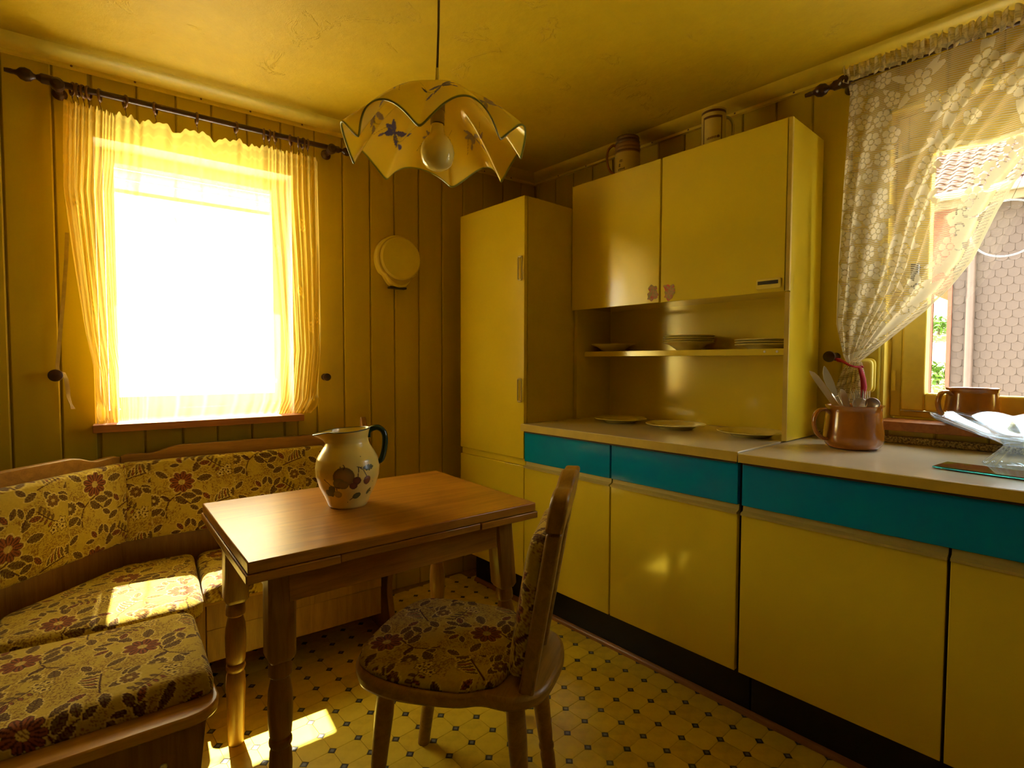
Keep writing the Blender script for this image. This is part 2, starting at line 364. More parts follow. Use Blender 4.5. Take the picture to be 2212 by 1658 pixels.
    flower(27.6, 7.6, 2.1, 12, OLIVE, .3); leaf(17.8, 2.6, 3.6, 4.0, 1.1); leaf(20.0, 2.4, -.9, 3.6, 1.0)
    leaf(26.0, 2.4, .4, 4.6, 1.2); leaf(24.2, 1.2, -.5, 3.2, .9)
    # small berries and sprig
    stem([(17.6, 22.0), (20.4, 19.4), (22.6, 17.8)], .16)
    for i in range(4):
        leaf(18.2+i*1.2, 21.5-i*1.1, 1.3, 2.2, .45, OLIVE, False, False); leaf(18.2+i*1.2, 21.3-i*1.1, -2.2, 2.0, .42, REDB, False, False)
    for q in ((23.2, 16.6), (24.8, 17.6), (22.2, 15.2), (25.0, 15.6)):
        a, b = loc(*q); r = np.hypot(a, b)*(1+.25*np.cos(5*np.arctan2(b, a))); paint(c, r < 1.15, MAROON); paint(c, r < .95, CREAM); paint(c, r < .38, MAROON)
    flower(22.5, 24.2, 2.0, 8, STIP, .2)
    leaf(14.5, 20.5, .9, 3.8, .95); leaf(15.2, 19.8, .1, 3.6, .9, REDB); leaf(13.6, 21.0, 1.9, 3.4, .8); stem([(14.4, 20.4), (13.4, 18.6)])
    leaf(9.6, 20.6, 2.2, 3.2, .8, REDB); leaf(10.4, 21.4, 1.2, 3.4, .85); leaf(8.8, 20.0, 3.2, 3.0, .7); leaf(16.4, 8.6, -.9, 3.4, .85, REDB); leaf(12.4, 5.2, .5, 3.8, 1.0); leaf(12.0, 4.4, -.6, 3.4, .85); stem([(10.2, 6.8), (12.2, 4.9)])
    a, b = loc(1.2, 22.6); r = np.hypot(a, b); leaf(.4, 21.0, .8, 3.6, .9); leaf(.2, 23.4, 2.6, 3.4, .85)
    return c*(.90+.2*vnoise(u*900, v*500, 12))[:, None]

# ------------------------------------------------------------------ upholstery: a padded slab over a star-shaped outline
def pad(outline, top, bottom, r, crown=.0, step=.003, uvrot=0., uvoff=(0, 0), ctr=None):
    O = np.array(outline, float); d = np.r_[0, np.cumsum(np.hypot(*(np.roll(O, -1, 0)-O).T))]; L = d[-1]; n = int(L/step)
    s = np.arange(n)/n*L; OO = np.vstack([O, O[:1]]); B = np.stack([np.interp(s, d, OO[:, i]) for i in (0, 1)], 1)
    c = np.array(ctr) if ctr is not None else B.mean(0); R = B-c; Rl = np.hypot(*R.T); dirn = R/Rl[:, None]
    k1 = int(max(Rl)/step); rows = []; uv = []; z = []
    for t in np.linspace(0, 1, k1):
        ri = (Rl-r)*t; rows.append(c+dirn*ri[:, None]); uv.append(rows[-1]); z.append(np.full(n, top+crown*(1-t*t)))
    for a in np.linspace(0, PI/2, max(5, int(r*1.57/step)))[1:]:
        rows.append(c+dirn*(Rl-r+r*math.sin(a))[:, None]); uv.append(c+dirn*(Rl-r+r*a)[:, None]); z.append(np.full(n, top-r*(1-math.cos(a))))
    h = (top-r)-bottom
    for q in np.linspace(0, h, max(2, int(h/step)))[1:]:
        rows.append(B); uv.append(B+dirn*(r*.57+q)); z.append(np.full(n, top-r-q))
    rows.append(c+dirn*(Rl*.5)[:, None]); uv.append(B); z.append(np.full(n, bottom))
    V = np.concatenate([np.column_stack([a, b]) for a, b in zip(rows, z)]); U = np.concatenate(uv)
    ca, sa = math.cos(uvrot), math.sin(uvrot); u, v = U[:, 0]*ca+U[:, 1]*sa+uvoff[0]+20, -U[:, 0]*sa+U[:, 1]*ca+uvoff[1]+20
    Q = gridq(len(rows), n, True)
    return V, Q, fabric(u, v)
def upright(V, origin, along, facing):        # pad built flat -> stood up: x along, y up, z towards the room
    A = np.array(along, float); A = A/np.linalg.norm(A); F = np.array(facing, float); F = F/np.linalg.norm(F)
    return np.array(origin)+V[:, :1]*A+V[:, 1:2]*np.array([0, 0, 1.])+V[:, 2:3]*F

# ------------------------------------------------------------------ setting: shell
ZC = 2.165; ZM = 2.135; WL = -2.36
fl = struct('floor', MB().prism([W(-2.56, .24, 0)[:2], W(.2, .24, 0)[:2], (.25, -3.9), (-3.2, -3.9)], -.12, -.0022), M['grout'])
# vinyl tiles: octagons with small two-tone squares between them
TP, TX, TY, DH = .0806, -.8325, -1.0904, .0132
def px(p):
    v = Vector(p)-Vector(CAM); z = v.dot(fw)
    return (1106+FPX*v.dot(rt)/z, 829-FPX*v.dot(up)/z, z) if z > .05 else (-1e4, -1e4, z)
h = TP/2-.0007; k = DH; oc = [(h, -h+k), (h, h-k), (h-k, h), (-h+k, h), (-h, h-k), (-h, -h+k), (-h+k, -h), (h-k, -h)]
def octa(mb, cx, cy):
    mb.add([(cx+p[0], cy+p[1], 0) for p in oc]+[(cx+p[0]*1.008, cy+p[1]*1.008, -.0022) for p in oc],
           [tuple(range(8))]+[(i, 8+i, 8+(i+1) % 8, (i+1) % 8) for i in range(8)])
def dots(mb, cx, cy):
    a = DH-.0009; q = [(a, 0), (0, a), (-a, 0), (0, -a)]; b = .55
    mb.add([(cx+p[0], cy+p[1], 0) for p in q]+[(cx+p[0]*1.05, cy+p[1]*1.05, -.0022) for p in q]+[(cx+p[0]*b, cy+p[1]*b, .0002) for p in q],
           [(8, 9, 10, 11)]+[(i, (i+1) % 4, 8+(i+1) % 4, 8+i) for i in range(4)]+[(i, 4+i, 4+(i+1) % 4, (i+1) % 4) for i in range(4)])
tm = MB(); octa(tm, 0, 0); tme = mesh('tile', tm, 0); tme.materials.append(M['tile'])
dm = MB(); dots(dm, 0, 0); dme = mesh('inset_square', dm, 0); dme.materials.append(M['dotd']); dme.materials.append(M['dotl']); dme.polygons[0].material_index = 1
for kind, me, off in (('tile', tme, .5), ('inset_square', dme, 0)):
    cells = [(TX+(i+off)*TP, TY+(j+off)*TP) for i in range(-26, 11) for j in range(-32, 20)]
    cells = [c for c in cells if c[0] < -.02 and c[0] > -2.9 and -sP*c[0]+cP*c[1] < -.05]
    def vis(c):
        u, v, z = px((c[0], c[1], 0)); return -30 < u < 2242 and -30 < v < 1700
    def hid(c):                                # inside cabinets or under the bench box
        t, n = cP*c[0]+sP*c[1], -sP*c[0]+cP*c[1]
        return c[0] > -.49 or n > -.30 or (t < -1.80 and n > -1.1)
    seen = sorted([c for c in cells if vis(c) and not hid(c)], key=lambda c: px((c[0], c[1], 0))[2])[:300]
    ss = set(seen); rest = MB()
    for c in seen:
        o = bpy.data.objects.new(kind, me); COL.objects.link(o); o.location = (c[0], c[1], 0); o.parent = fl
    for c in cells:
        if c not in ss: (octa if kind == 'tile' else dots)(rest, *c)
    o = part(kind+'_field', rest, M['tile'] if kind == 'tile' else M['dotd'], fl, 0, 0); o['kind'] = 'stuff'
room = [W(WL-.2, .24, 0)[:2], W(.2, .24, 0)[:2], (.25, -3.9), (-3.2, -3.9)]
struct('ceiling', MB().prism(room, ZC, ZC+.12), M['ceiling'])

def wall_core(name, x0, x1, n0, n1, op, rz):          # slab with a rectangular opening
    mb = MB()
    if op is None: mb.box(x0, x1, n0, n1, -.1, ZC)
    else:
        a, b, z0, z1 = op
        mb.box(x0, a, n0, n1, -.1, ZC).box(b, x1, n0, n1, -.1, ZC).box(a, b, n0, n1, -.1, z0).box(a, b, n0, n1, z1, ZC)
    return struct(name, mb, M['wallcore'], (0, 0, 0), rz)
W1 = (-2.02, -1.325, .885, 1.935)                     # window openings (along, along, sill, head)
W2 = (1.705, 2.62, .925, 1.985)
wb = wall_core('wall_back', WL-.2, .3, .0065, .24, W1, PHI)
def plank(parent, x0, x1, z0, z1, front, back, swap):
    if x1-x0 < .012: return
    c = .0035; pr = [(x0, back), (x0, front+.003), (x0+c, front), (x1-c, front), (x1, front+.003), (x1, back)]
    mb = MB().prism(pr if not swap else [(p[1], -p[0]) for p in pr], z0, z1)
    part('plank', mb, M['panel'], parent, 0, 0)
def panelling(parent, edges, op, swap):
    for a, b in zip(edges[:-1], edges[1:]):
        a, b = a+.0025, b-.0025
        if op is None or b <= op[0] or a >= op[1]: plank(parent, a, b, 0, ZC, 0, .0064, swap); continue
        if a < op[0] < b: plank(parent, a, op[0]-.001, 0, ZC, 0, .0064, swap)
        if a < op[1] < b: plank(parent, op[1]+.001, b, 0, ZC, 0, .0064, swap)
        q0, q1 = max(a, op[0]), min(b, op[1])
        plank(parent, q0, q1, 0, op[2]-.001, 0, .0064, swap); plank(parent, q0, q1, op[3]+.001, ZC, 0, .0064, swap)
panelling(wb, [-2.375, -2.247, -2.117, -2.011, -1.878, -1.756, -1.636, -1.508, -1.380, -1.240, -1.117, -.989, -.868, -.738, -.607, -.482, -.355, -.228, -.101, -.002], W1, False)
wr = wall_core('wall_right', -.3, 3.9, .0065, .24, W2, -PI/2)
panelling(wr, [.007]+[.03+.131*i for i in range(30)], W2, False)
wl = struct('wall_left', MB().box(-.2, 0, -3.9, .1, -.1, ZC), M['darkwall'], W(WL, 0, 0), PHI)
struct('wall_front', MB().box(-3.2, .1, -3.9, -3.7, -.1, ZC), M['darkwall'])

# cove mouldings where walls meet the ceiling: nailed batten plus a swollen roll
cove = [(.0, ZM), (-.018, ZM), (-.020, ZM+.010), (-.040, ZM+.0085), (-.062, ZM+.0105), (-.082, ZM+.016), (-.098, ZM+.023), (-.106, ZM+.031), (0, ZM+.031)]
struct('trim_1', MB().prism([(p[0], p[1]) for p in cove], WL, .0, 'x'), M['trim'], (0, 0, 0), PHI+0)
o = bpy.data.objects['trim_1']
struct('trim_2', MB().prism([(p[0], p[1]) for p in cove], 0.0, 3.7, 'x'), M['trim'], (0, 0, 0), -PI/2)
nm = MB().lathe([(0.004, -.0015), (.003, -.002), (0, -.0025)], (0, 0, 0), 8, 'y'); nme = mesh('nail', nm); nme.materials.append(M['ring'])
for tr, L0, L1 in (('trim_1', -2.25, -.1), ('trim_2', .2, 2.2)):
    q = L0
    while q < L1:
        o = bpy.data.objects.new('nail', nme); COL.objects.link(o); o.parent = bpy.data.objects[tr]; o.location = (q, -.0195, ZM+.005); q += .17+.06*random.random()
struct('baseboard_right', MB().prism([(0, 0), (-.014, 0), (-.014, .006), (-.010, .013), (-.004, .017), (0, .018)], -3.6, -.09, 'y'), M['bead'], (-.4995, 0, 0))
# ------------------------------------------------------------------ windows
def window_back():
    a, b, z0, z1 = W1
    root = thing('window_1', '', ''); del root['label'], root['category']; root['kind'] = 'structure'; root.location = W((a+b)/2, .12, z0); root.rotation_euler = (0, 0, PHI)
    O = ((a+b)/2, .12, z0); t = .034
    rv = MB(O).box(a, a+.012, .0065, .24, z0, z1).box(b-.012, b, .0065, .24, z0, z1).box(a, b, .0065, .24, z1-.012, z1).box(a, b, .1, .24, z0, z0+.012)
    part('reveal_lining', rv, M['framew'], root)
    f = MB(O).box(a+.012, a+t, .13, .18, z0+.012, z1-.012).box(b-t, b-.012, .13, .18, z0+.012, z1-.012).box(a+t, b-t, .13, .18, z1-.034, z1-.012).box(a+t, b-t, .13, .18, z0+.012, z0+.05)
    part('window_frame', f, M['framew'], root, .003)
    s0, s1, y0, y1 = a+t+.002, b-t-.002, z0+.052, z1-.036
    s = MB(O).box(s0, s0+.032, .118, .165, y0, y1).box(s1-.032, s1, .118, .165, y0, y1).box(s0+.032, s1-.032, .118, .165, y1-.022, y1).box(s0+.032, s1-.032, .118, .165, y0, y0+.05)
    sash = part('sash', s, M['framew'], root, .004)
    part('pane', MB(O).box(s0+.030, s1-.030, .14, .144, y0+.048, y1-.020), M['pane'], sash)
    rbl = part('blind_lip', MB(O).box(a+.03, b-.03, .190, .215, z1-.150, z1-.134), M['framew'], root, .002)
    for k in range(3): part('blind_slat', MB(O).box(a+.02, b-.02, .200, .207, z1-.132+k*.040, z1-.095+k*.040), M['slat'], rbl, .002)
    part('window_sill', MB(O).box(-2.030, -1.315, -.072, -.001, .871, .898).box(a+.001, b-.001, -.001, .128, .886, .898), M['sill'], root, .002)
window_back()
def window_right():
    a, b, z0, z1 = -W2[1], -W2[0], W2[2], W2[3]; O = (.1, (a+b)/2, z0)
    root = bpy.data.objects.new('window_2', None); COL.objects.link(root); root['kind'] = 'structure'; root.location = O
    rv = MB(O).box(.014, .24, b-.010, b, z0, z1).box(.014, .24, a, a+.010, z0, z1).box(.014, .24, a, b, z1-.010, z1).box(.17, .24, a, b, z0, z0+.012)
    part('reveal_lining', rv, M['frame'], root)
    c0, c1, d0, d1 = a+.010, b-.010, z0+.012, z1-.010
    f = MB(O).box(.10, .17, c1-.032, c1, d0, d1).box(.10, .17, c0, c0+.032, d0, d1).box(.10, .17, c0+.032, c1-.032, d1-.075, d1).box(.10, .17, c0+.032, c1-.032, d0, d0+.022)
    part('window_frame', f, M['frame'], root, .004)
    mid = (c0+c1)/2; sd = MB(O)
    for i, (p, q) in enumerate(((mid+.001, c1-.034), (c0+.034, mid-.001))):
        y0, y1 = d0+.024, d1-.077; w_ = .068
        s = MB(O).box(.085, .14, q-w_, q, y0, y1).box(.085, .14, p, p+w_, y0, y1).box(.085, .14, p+w_, q-w_, y1-.07, y1).box(.085, .14, p+w_, q-w_, y0, y0+.062)
        sash = part('sash', s, M['frame'], root, .006)
        part('pane', MB(O).box(.112, .116, p+w_-.003, q-w_+.003, y0+.060, y1-.068), M['pane'], sash)
    part('window_handle', MB(O).lathe([(.012, 0), (.012, -.02), (0, -.02)], (.086, -1.784, 1.45), 12, 'x').tube([(.062, -1.784, 1.46), (.058, -1.784, 1.42), (.06, -1.784, 1.375)], [.013, .012, .009], 10), M['plasticd'], root)
    for z in (1.03, 1.82): part('hinge', MB(O).lathe([(.007, 0), (.007, .07)], (.080, -1.728, z), 10), M['frame'], root)
    part('window_sill', MB(O).box(-.055, -.001, a-.02, b+.012, .902, .932).box(-.001, .10, a+.001, b-.001, .9255, .932), M['sill'], root, .002)
window_right()
# ------------------------------------------------------------------ kitchen run
A0, A1, A2, A3, A4, A5, A6 = -.0888, -.5534, -1.0199, -1.5036, -1.9983, -2.494, -2.99
FX = -.60                                             # door faces
ZD0, ZD1, ZR0, ZR1 = .184, .668, .697, .824           # door bottom/top, drawer bottom/top
G = .0022
def door(name, parent, o, y1, y0, z0, z1, x=FX, mat=None, th=.018):
    return part(name, MB(o).box(x, x+th, y0+G, y1-G, z0, z1), mat or M['lam'], parent, .0015)
def tall_cabinet():
    o = (-.3, (A0+A1)/2, 0); t = thing('tall_cabinet', 'tall cream larder cabinet standing in the corner beside the worktop', 'cabinet', o); zt = 1.8356
    part('side_panel', MB(o).box(-.581, -.016, A1, A1+.018, ZD0, zt), M['lamin'], t, .001)
    part('side_panel', MB(o).box(-.581, -.016, A0-.018, A0, ZD0, zt), M['lamin'], t, .001)
    part('top_panel', MB(o).box(-.581, -.016, A1+.018, A0-.018, zt-.018, zt), M['lamin'], t)
    part('inner_carcass', MB(o).box(-.578, -.016, A1+.018, A0-.018, ZD0, zt-.018), M['gap'], t)
    d = door('upper_door', t, o, A0, A1, .7044, zt)
    for z in (1.529, 1.003):
        hp = roundpoly([(-.012, -.05), (.012, -.05), (.012, .05), (-.012, .05)], .008, 4)
        part('handle', MB(o).tube([(FX-.008, -.532+p[0], z+p[1]) for p in hp], .0032, 8, True).box(FX-.008, FX, -.5345, -.5295, z+.044, z+.052).box(FX-.008, FX, -.5345, -.5295, z-.052, z-.044), M['grip'], d)
    door('lower_door', t, o, A0, A1, ZD0, .6725)
    part('grip_rail', MB(o).box(FX+.012, FX+.022, A1+.002, A0-.002, .6735, .7035), M['lam'], t)
    part('plinth', MB(o).box(-.4985, -.48, A1+.001, A0, .0, ZD0-.002), M['plinth'], t)
tall_cabinet()
def base_cabinet(name, label, yl, yr, drawers, splits):
    o = (-.3, (yl+yr)/2, 0); t = thing(name, label, 'cabinet', o)
    part('side_panel', MB(o).box(-.581, -.02, yl-.017, yl-.001, ZD0, .826), M['gap'], t)
    part('side_panel', MB(o).box(-.581, -.02, yr+.001, yr+.017, ZD0, .826), M['gap'], t)
    part('inner_carcass', MB(o).box(-.574, -.02, yr+.017, yl-.017, ZD0, .826), M['gap'], t)
    for a, b in drawers: 
        part('drawer_front', MB(o).box(FX, FX+.018, b+.0035, a-.0035, ZR0, ZR1), M['teal'], t, .0012)
    for a, b in splits:
        d = door('door', t, o, a-.001, b+.001, ZD0, ZD1)
        part('grip_rail', MB(o).prism([(FX-.006, ZD1), (FX-.006, ZD1+.007), (FX+.001, ZD1+.0085), (FX+.010, ZD1+.012), (FX+.012, ZR0-.001), (FX+.016, ZR0-.001), (FX+.016, ZD1)], b+.003, a-.003, 'y'), M['grip'], d)
    part('plinth', MB(o).box(-.4985, -.48, yr, yl-.001, .0, ZD0-.002), M['plinth'], t)
    return t, o
base_cabinet('base_cabinet', 'cream base cabinet with two teal drawers under the plates', A1, A3+.003, [(A1, A2), (A2, A3+.003)], [(A1, A2), (A2, A3+.003)])
base_cabinet('base_cabinet', 'cream base cabinet with one wide teal drawer under the window', A3-.003, A5, [(A3-.003, A5)], [(A3-.003, A4), (A4, A5)])
def worktop(label, yl, yr, z0, z1, x0):
    o = (-.3, (yl+yr)/2, z0); t = thing('worktop', label, 'worktop', o)
    part('slab', MB(o).box(x0+.004, -.003, yr, yl, z0, z1), M['top'], t, .002)
    part('front_edging', MB(o).box(x0, x0+.0035, yr, yl, z0+.001, z1-.001), M['lamedge'], t, .001)
    part('under_lip', MB(o).box(x0+.010, x0+.016, yr+.01, yl-.01, z0-.006, z0-.0002), M['gap'], t)
worktop('cream worktop under the wall hutch carrying three loose plates', A1-.001, A3, .829, .860, -.622)
worktop('cream worktop under the lace curtain carrying mug and glass bowl', A3-.004, A5, .829, .8565, -.626)
sp = MB((-.01, (A3+A5)/2, .857)).box(-.0165, -.001, A5, A3-.021, .857, .8795)
tag(part('splash_strip', sp, M['granite'], None, .002, 32, (-.01, (A3+A5)/2, .857)), 'narrow speckled upstand strip along the wall behind the worktop', 'strip')
def hutch():
    x0, yl, yr, zt, zb = -.3025, A1-.003, -1.5165, 1.9334, 1.365; o = (-.15, (yl+yr)/2, .8605); t = thing('wall_hutch', 'cream wall hutch with two doors above an open plate shelf', 'cabinet', o)
    xc = x0+.020
    part('side_panel', MB(o).box(xc, -.016, yl-.018, yl, .8605, zt), M['lamin'], t, .001)
    sp = part('side_panel', MB(o).box(xc-.006, -.016, yr, yr+.016, .8605, zt), M['lam'], t, .001)
    part('front_edging', MB(o).box(xc-.0105, xc-.0065, yr+.0005, yr+.0155, .861, zb-.004), M['lamedge'], sp)
    part('top_panel', MB(o).box(xc, -.016, yr+.016, yl-.018, zt-.018, zt), M['lamin'], t)
    part('bottom_panel', MB(o).box(xc, -.034, yr+.016, yl-.018, zb+.010, zb+.028), M['lam'], t)
    part('back_panel', MB(o).box(-.034, -.016, yr+.016, yl-.018, .8605, zt-.018), M['lam'], t)
    part('inner_carcass', MB(o).box(xc+.002, -.034, yr+.016, yl-.018, zb+.028, zt-.018), M['gap'], t)
    ym = -1.026
    d1 = part('door', MB(o).box(x0, x0+.018, ym+.004, yl-.001, zb, zt), M['lam'], t, .0015)
    d2 = part('door', MB(o).box(x0, x0+.018, -1.502, ym-.004, zb, zt), M['lam'], t, .0015)
    part('edge_strip', MB(o).box(x0+.002, x0+.0145, -1.5165, -1.504, zb, zt), M['lamedge'], t)
    sh = part('shelf', MB(o).box(-.230, -.034, yr+.016, yl-.018, 1.152, 1.1755), M['lam'], t, .001)
    for y in (-1.412, -1.455): part('screw', MB(o).lathe([(.0045, -.0002), (.004, -.0016), (0, -.002)], (-.2302, y, 1.165), 10, 'x'), M['steel'], sh)
    pl = part('handle_plate', MB(o).prism(roundpoly([(-1.492, 1.377), (-1.411, 1.377), (-1.411, 1.411), (-1.492, 1.411)], .006, 4), x0-.005, x0-.0002, 'x'), M['plastic'], d2, .001)
    part('slot', MB(o).box(x0-.0056, x0-.0051, -1.484, -1.416, 1.392, 1.404), M['plasticd'], t)
    # two worn flower stickers either side of the door gap
    for dd, cy_, cz_, sd in ((d1, -.994, 1.405, 1), (d2, -1.070, 1.404, 2)):
        n, k = 64, 14; th = np.arange(n)/n*2*PI
        rim = (.0245+.0022*np.cos(5*th+sd)+.003*np.cos(3*th+2*sd)+.0016*np.cos(9*th))*np.where(np.abs(np.sin(th)) > .6, 1.25, .95)
        V = [(x0-.0007-o[0], cy_-o[1]+np.cos(a)*r*f, cz_-o[2]+np.sin(a)*r*f) for f in np.linspace(.02, 1, k) for a, r in zip(th, rim)]
        V = np.array(V); yy, zz = (V[:, 1]+o[1]-cy_)*120, (V[:, 2]+o[2]-cz_)*120; a = vnoise(yy+50*sd+90, zz+90, sd); b = vnoise(yy*1.7+9+90, zz*1.7+90, sd+4)
        C = np.empty((len(V), 3)); C[:] = (.42, .22, .035); C[a > .55] = (.46, .13, .03); C[(b > .6)] = (.30, .24, .03)
        C[(a > .78)] = (.55, .08, .02); link('sticker', npmesh('sticker', V, gridq(k, n, True), C), M['sticker'], dd)
hutch()

# ------------------------------------------------------------------ corner bench (built square to the window wall)
BO = (-1.9, -.40, 0)
bench = thing('corner_bench', 'oak corner bench with floral upholstery below the bright window', 'bench', W(*BO), PHI)
def cushion(name, outline, top, bottom, r, crown, step, rot=0, off=(0, 0), parent=bench, o=BO, ctr=None):
    V, Q, C = pad([(p[0]-o[0], p[1]-o[1]) for p in outline], top-o[2], bottom-o[2], r, crown, step, rot, off, None if ctr is None else (ctr[0]-o[0], ctr[1]-o[1]))
    return link(name, npmesh(name, V, Q, C), M['fabric'], parent)
ZS = .345
cushion('seat_cushion', roundpoly([(-1.73, -.105), (-1.03, -.105), (-1.03, -.50), (-1.745, -.50)], .03), .398, ZS, .030, .006, .004, 0, (.11, .04))
cushion('seat_cushion', roundpoly([(-1.736, -.105), (-1.955, -.105), (-2.245, -.385), (-2.25, -.604), (-1.80, -.612), (-1.752, -.56)], .03), .403, ZS, .032, .008, .0028, .6, (.05, .02), ctr=(-1.97, -.40))
cushion('seat_cushion', roundpoly([(-1.785, -.632), (-2.255, -.624), (-2.255, -1.036), (-1.778, -1.036)], .035), .399, ZS, .034, .007, .0026, 1.25, (.21, .13))
# seat boards
brd = roundpoly([(-1.745, -.10), (-1.02, -.10), (-1.02, -.47), (-1.76, -.47)], .02)
part('seat_board', MB(BO).prism(brd, ZS-.022, ZS-.0005), M['bench'], bench, .003)
part('seat_board', MB(BO).prism([(-1.748, -.10), (-1.955, -.10), (-2.25, -.385), (-2.25, -.612), (-1.79, -.622), (-1.76, -.56)], ZS-.022, ZS-.0005), M['bench'], bench, .003)
eb = [(-2.26, -.627), (-1.80, -.627)]+[(-1.772-.065*(1-math.cos(a)), -1.035-.065*math.sin(a)) for a in np.linspace(0, PI/2, 9)]+[(-2.26, -1.10)]
part('seat_board', MB(BO).prism(eb, ZS-.026, ZS-.0005), M['ledge'], bench, .004)
# boxes and end panels
part('box_front', MB(BO).box(-1.735, -1.13, -.455, -.437, .235, ZS-.023), M['benchv'], bench, .002)
part('box_front_rail', MB(BO).box(-1.735, -1.13, -.450, -.440, .125, .234), M['benchv'], bench, .002)
part('box_stile', MB(BO).box(-1.775, -1.738, -.46, -.43, .0, ZS-.023), M['benchv'], bench, .002)
part('box_back', MB(BO).box(-1.73, -1.10, -.13, -.112, .06, ZS-.023), M['benchv'], bench)
ep = part('end_panel', MB(BO).prism([(-2.25, ZS-.027), (-1.800, ZS-.027), (-1.835, .0), (-2.25, .0)], -1.070, -1.050, 'y'), M['benchv'], bench, .002)
part('screw', MB(BO).lathe([(.008, -.0005), (.007, -.003), (0, -.004)], (-1.885, -1.0702, .235), 12, 'y'), M['steel'], ep)
part('box_side', MB(BO).box(-1.862, -1.845, -1.04, -.66, .05, ZS-.028), M['benchv'], bench, .002)
part('foot_block', MB(BO).box(-1.88, -1.82, -.66, -.60, .0, ZS-.024), M['benchv'], bench, .003)
# right end board with curved profile
pe = smoothpoly([(-.10, .0), (-.42, .0), (-.40, .2), (-.44, .34), (-.36, .44), (-.24, .56), (-.20, .70), (-.15, .80), (-.10, .82)], 48)
part('end_board', MB(BO).prism([tuple(p) for p in pe], -1.085, -1.060, 'x'), M['benchv'], bench, .003)
# backs: back board, padded panel, shaped top rail
def s_rail(L, rise0, flip=False):
    p = [(0, .735), (0, rise0-.004), (.02, rise0+.002), (.06, rise0), (.09, rise0-.002), (.115, rise0+.003), (.15, rise0+.016), (.18, rise0+.022), (L, rise0+.020), (L, .735)]
    return p
rb = MB(BO).prism([(-1.955+p[0], p[1]) for p in s_rail(.87, .788)], -.085, -.060, 'y'); part('top_rail', rb, M['bench'], bench, .004)
part('back_board', MB(BO).box(-1.955, -1.086, -.082, -.062, .30, .734), M['benchv'], bench)
def back(L, origin, ang, off, z0=.478, z1=.762):
    V, Q, C = pad(roundpoly([(0, z0), (L, z0), (L, z1), (0, z1)], .012, 3), .030, 0, .018, .006, .0028, 0, off)
    a = math.radians(ang); al = (math.cos(a), math.sin(a), 0); fc = (math.sin(a), -math.cos(a), 0)
    V = upright(V, (origin[0]-BO[0], origin[1]-BO[1], -BO[2]), al, fc)
    link('back_cushion', npmesh('back_cushion', V, Q, C), M['fabric'], bench)
back(.86, (-1.948, -.0825, 0), 0, (.168, .086))
ang = 45.5; ca, sa = math.cos(math.radians(ang)), math.sin(math.radians(ang)); DL = .46
d0 = (-1.952, -.082); d1 = (d0[0]-DL*ca, d0[1]-DL*sa)
back(DL, d1, ang, (.02, .045))
def diag(mb):
    mb.v = [((p[0]*ca-p[1]*sa)+d1[0]-BO[0], (p[0]*sa+p[1]*ca)+d1[1]-BO[1], p[2]) for p in mb.v]; return mb
part('top_rail', diag(MB().prism([(DL-p[0], p[1]) for p in s_rail(DL, .786)], .001, .026, 'y')), M['bench'], bench, .004)
part('back_board', diag(MB().box(0, DL, .002, .020, .30, .734)), M['benchv'], bench)

# ------------------------------------------------------------------ table
TC, TA, TZ = (-1.4289, -.7612), -.0656, .70
tb = thing('dining_table', 'oak draw-leaf dining table with turned legs below the lamp', 'table', (*TC, 0), TA)
HU, HV = .4001, .299
part('table_top', MB().box(-HU, HU, -HV, HV, TZ-.026, TZ), M['oak'], tb, .003)
part('draw_leaf', MB().box(-HU-.004, -HU+.20, -HV-.001, HV+.001, TZ-.048, TZ-.0275), M['oak'], tb, .003)
part('draw_leaf', MB().box(HU-.20, HU+.008, -HV-.001, HV+.001, TZ-.048, TZ-.0275), M['oak'], tb, .003)
part('centre_bearer', MB().box(-HU+.202, HU-.202, -HV+.002, HV-.002, TZ-.0465, TZ-.0275), M['oak'], tb, .002)
for v in (-1, 1): part('apron', MB().box(-.30, .30, v*.225-.010, v*.225+.010, TZ-.135, TZ-.0490), M['oak'], tb, .002)
for u in (-1, 1): part('apron', MB().box(u*.315-.010, u*.315+.010, -.19, .19, TZ-.135, TZ-.0490), M['oak'], tb, .002)
def table_leg(u0, v0, u1, v1):
    mb = MB(); zt, zb = TZ-.0495, .425; f = lambda z: (u1+(u0-u1)*z/zt, v1+(v0-v1)*z/zt); s = .031; ch = .007
    ring = [(s, -s+ch), (s, s-ch), (s-ch, s), (-s+ch, s), (-s, s-ch), (-s, -s+ch), (-s+ch, -s), (s-ch, -s)]
    vs = [(f(z)[0]+p[0]*k, f(z)[1]+p[1]*k, z) for z, k in ((zt, 1), (zb+.012, 1), (zb, .78)) for p in ring]
    mb.add(vs, [tuple(range(7, -1, -1)), tuple(range(16, 24))]+[(j*8+i, j*8+(i+1) % 8, (j+1)*8+(i+1) % 8, (j+1)*8+i) for j in range(2) for i in range(8)])
    p1 = (*f(0), 0); p0 = (*f(zb), zb)
    prof = [(0, .020), (.02, .021), (.30, .0245), (.42, .0265), (.49, .025), (.505, .0225), (.515, .0215), (.53, .0255), (.545, .0265), (.56, .0255), (.57, .0205), (.585, .025), (.66, .0275), (.76, .0285), (.83, .0265), (.88, .0225), (.90, .0195), (.915, .026), (.955, .0265), (.985, .025), (1.0, .0225)]
    mb.turned(p1, p0, prof, 20)
    part('leg', mb, M['oakleg'], tb, 0, 40)
table_leg(-.333, .188, -.341, .190); table_leg(-.312, -.200, -.322, -.222); table_leg(.335, .190, .350, .200); table_leg(.335, -.198, .380, -.218)

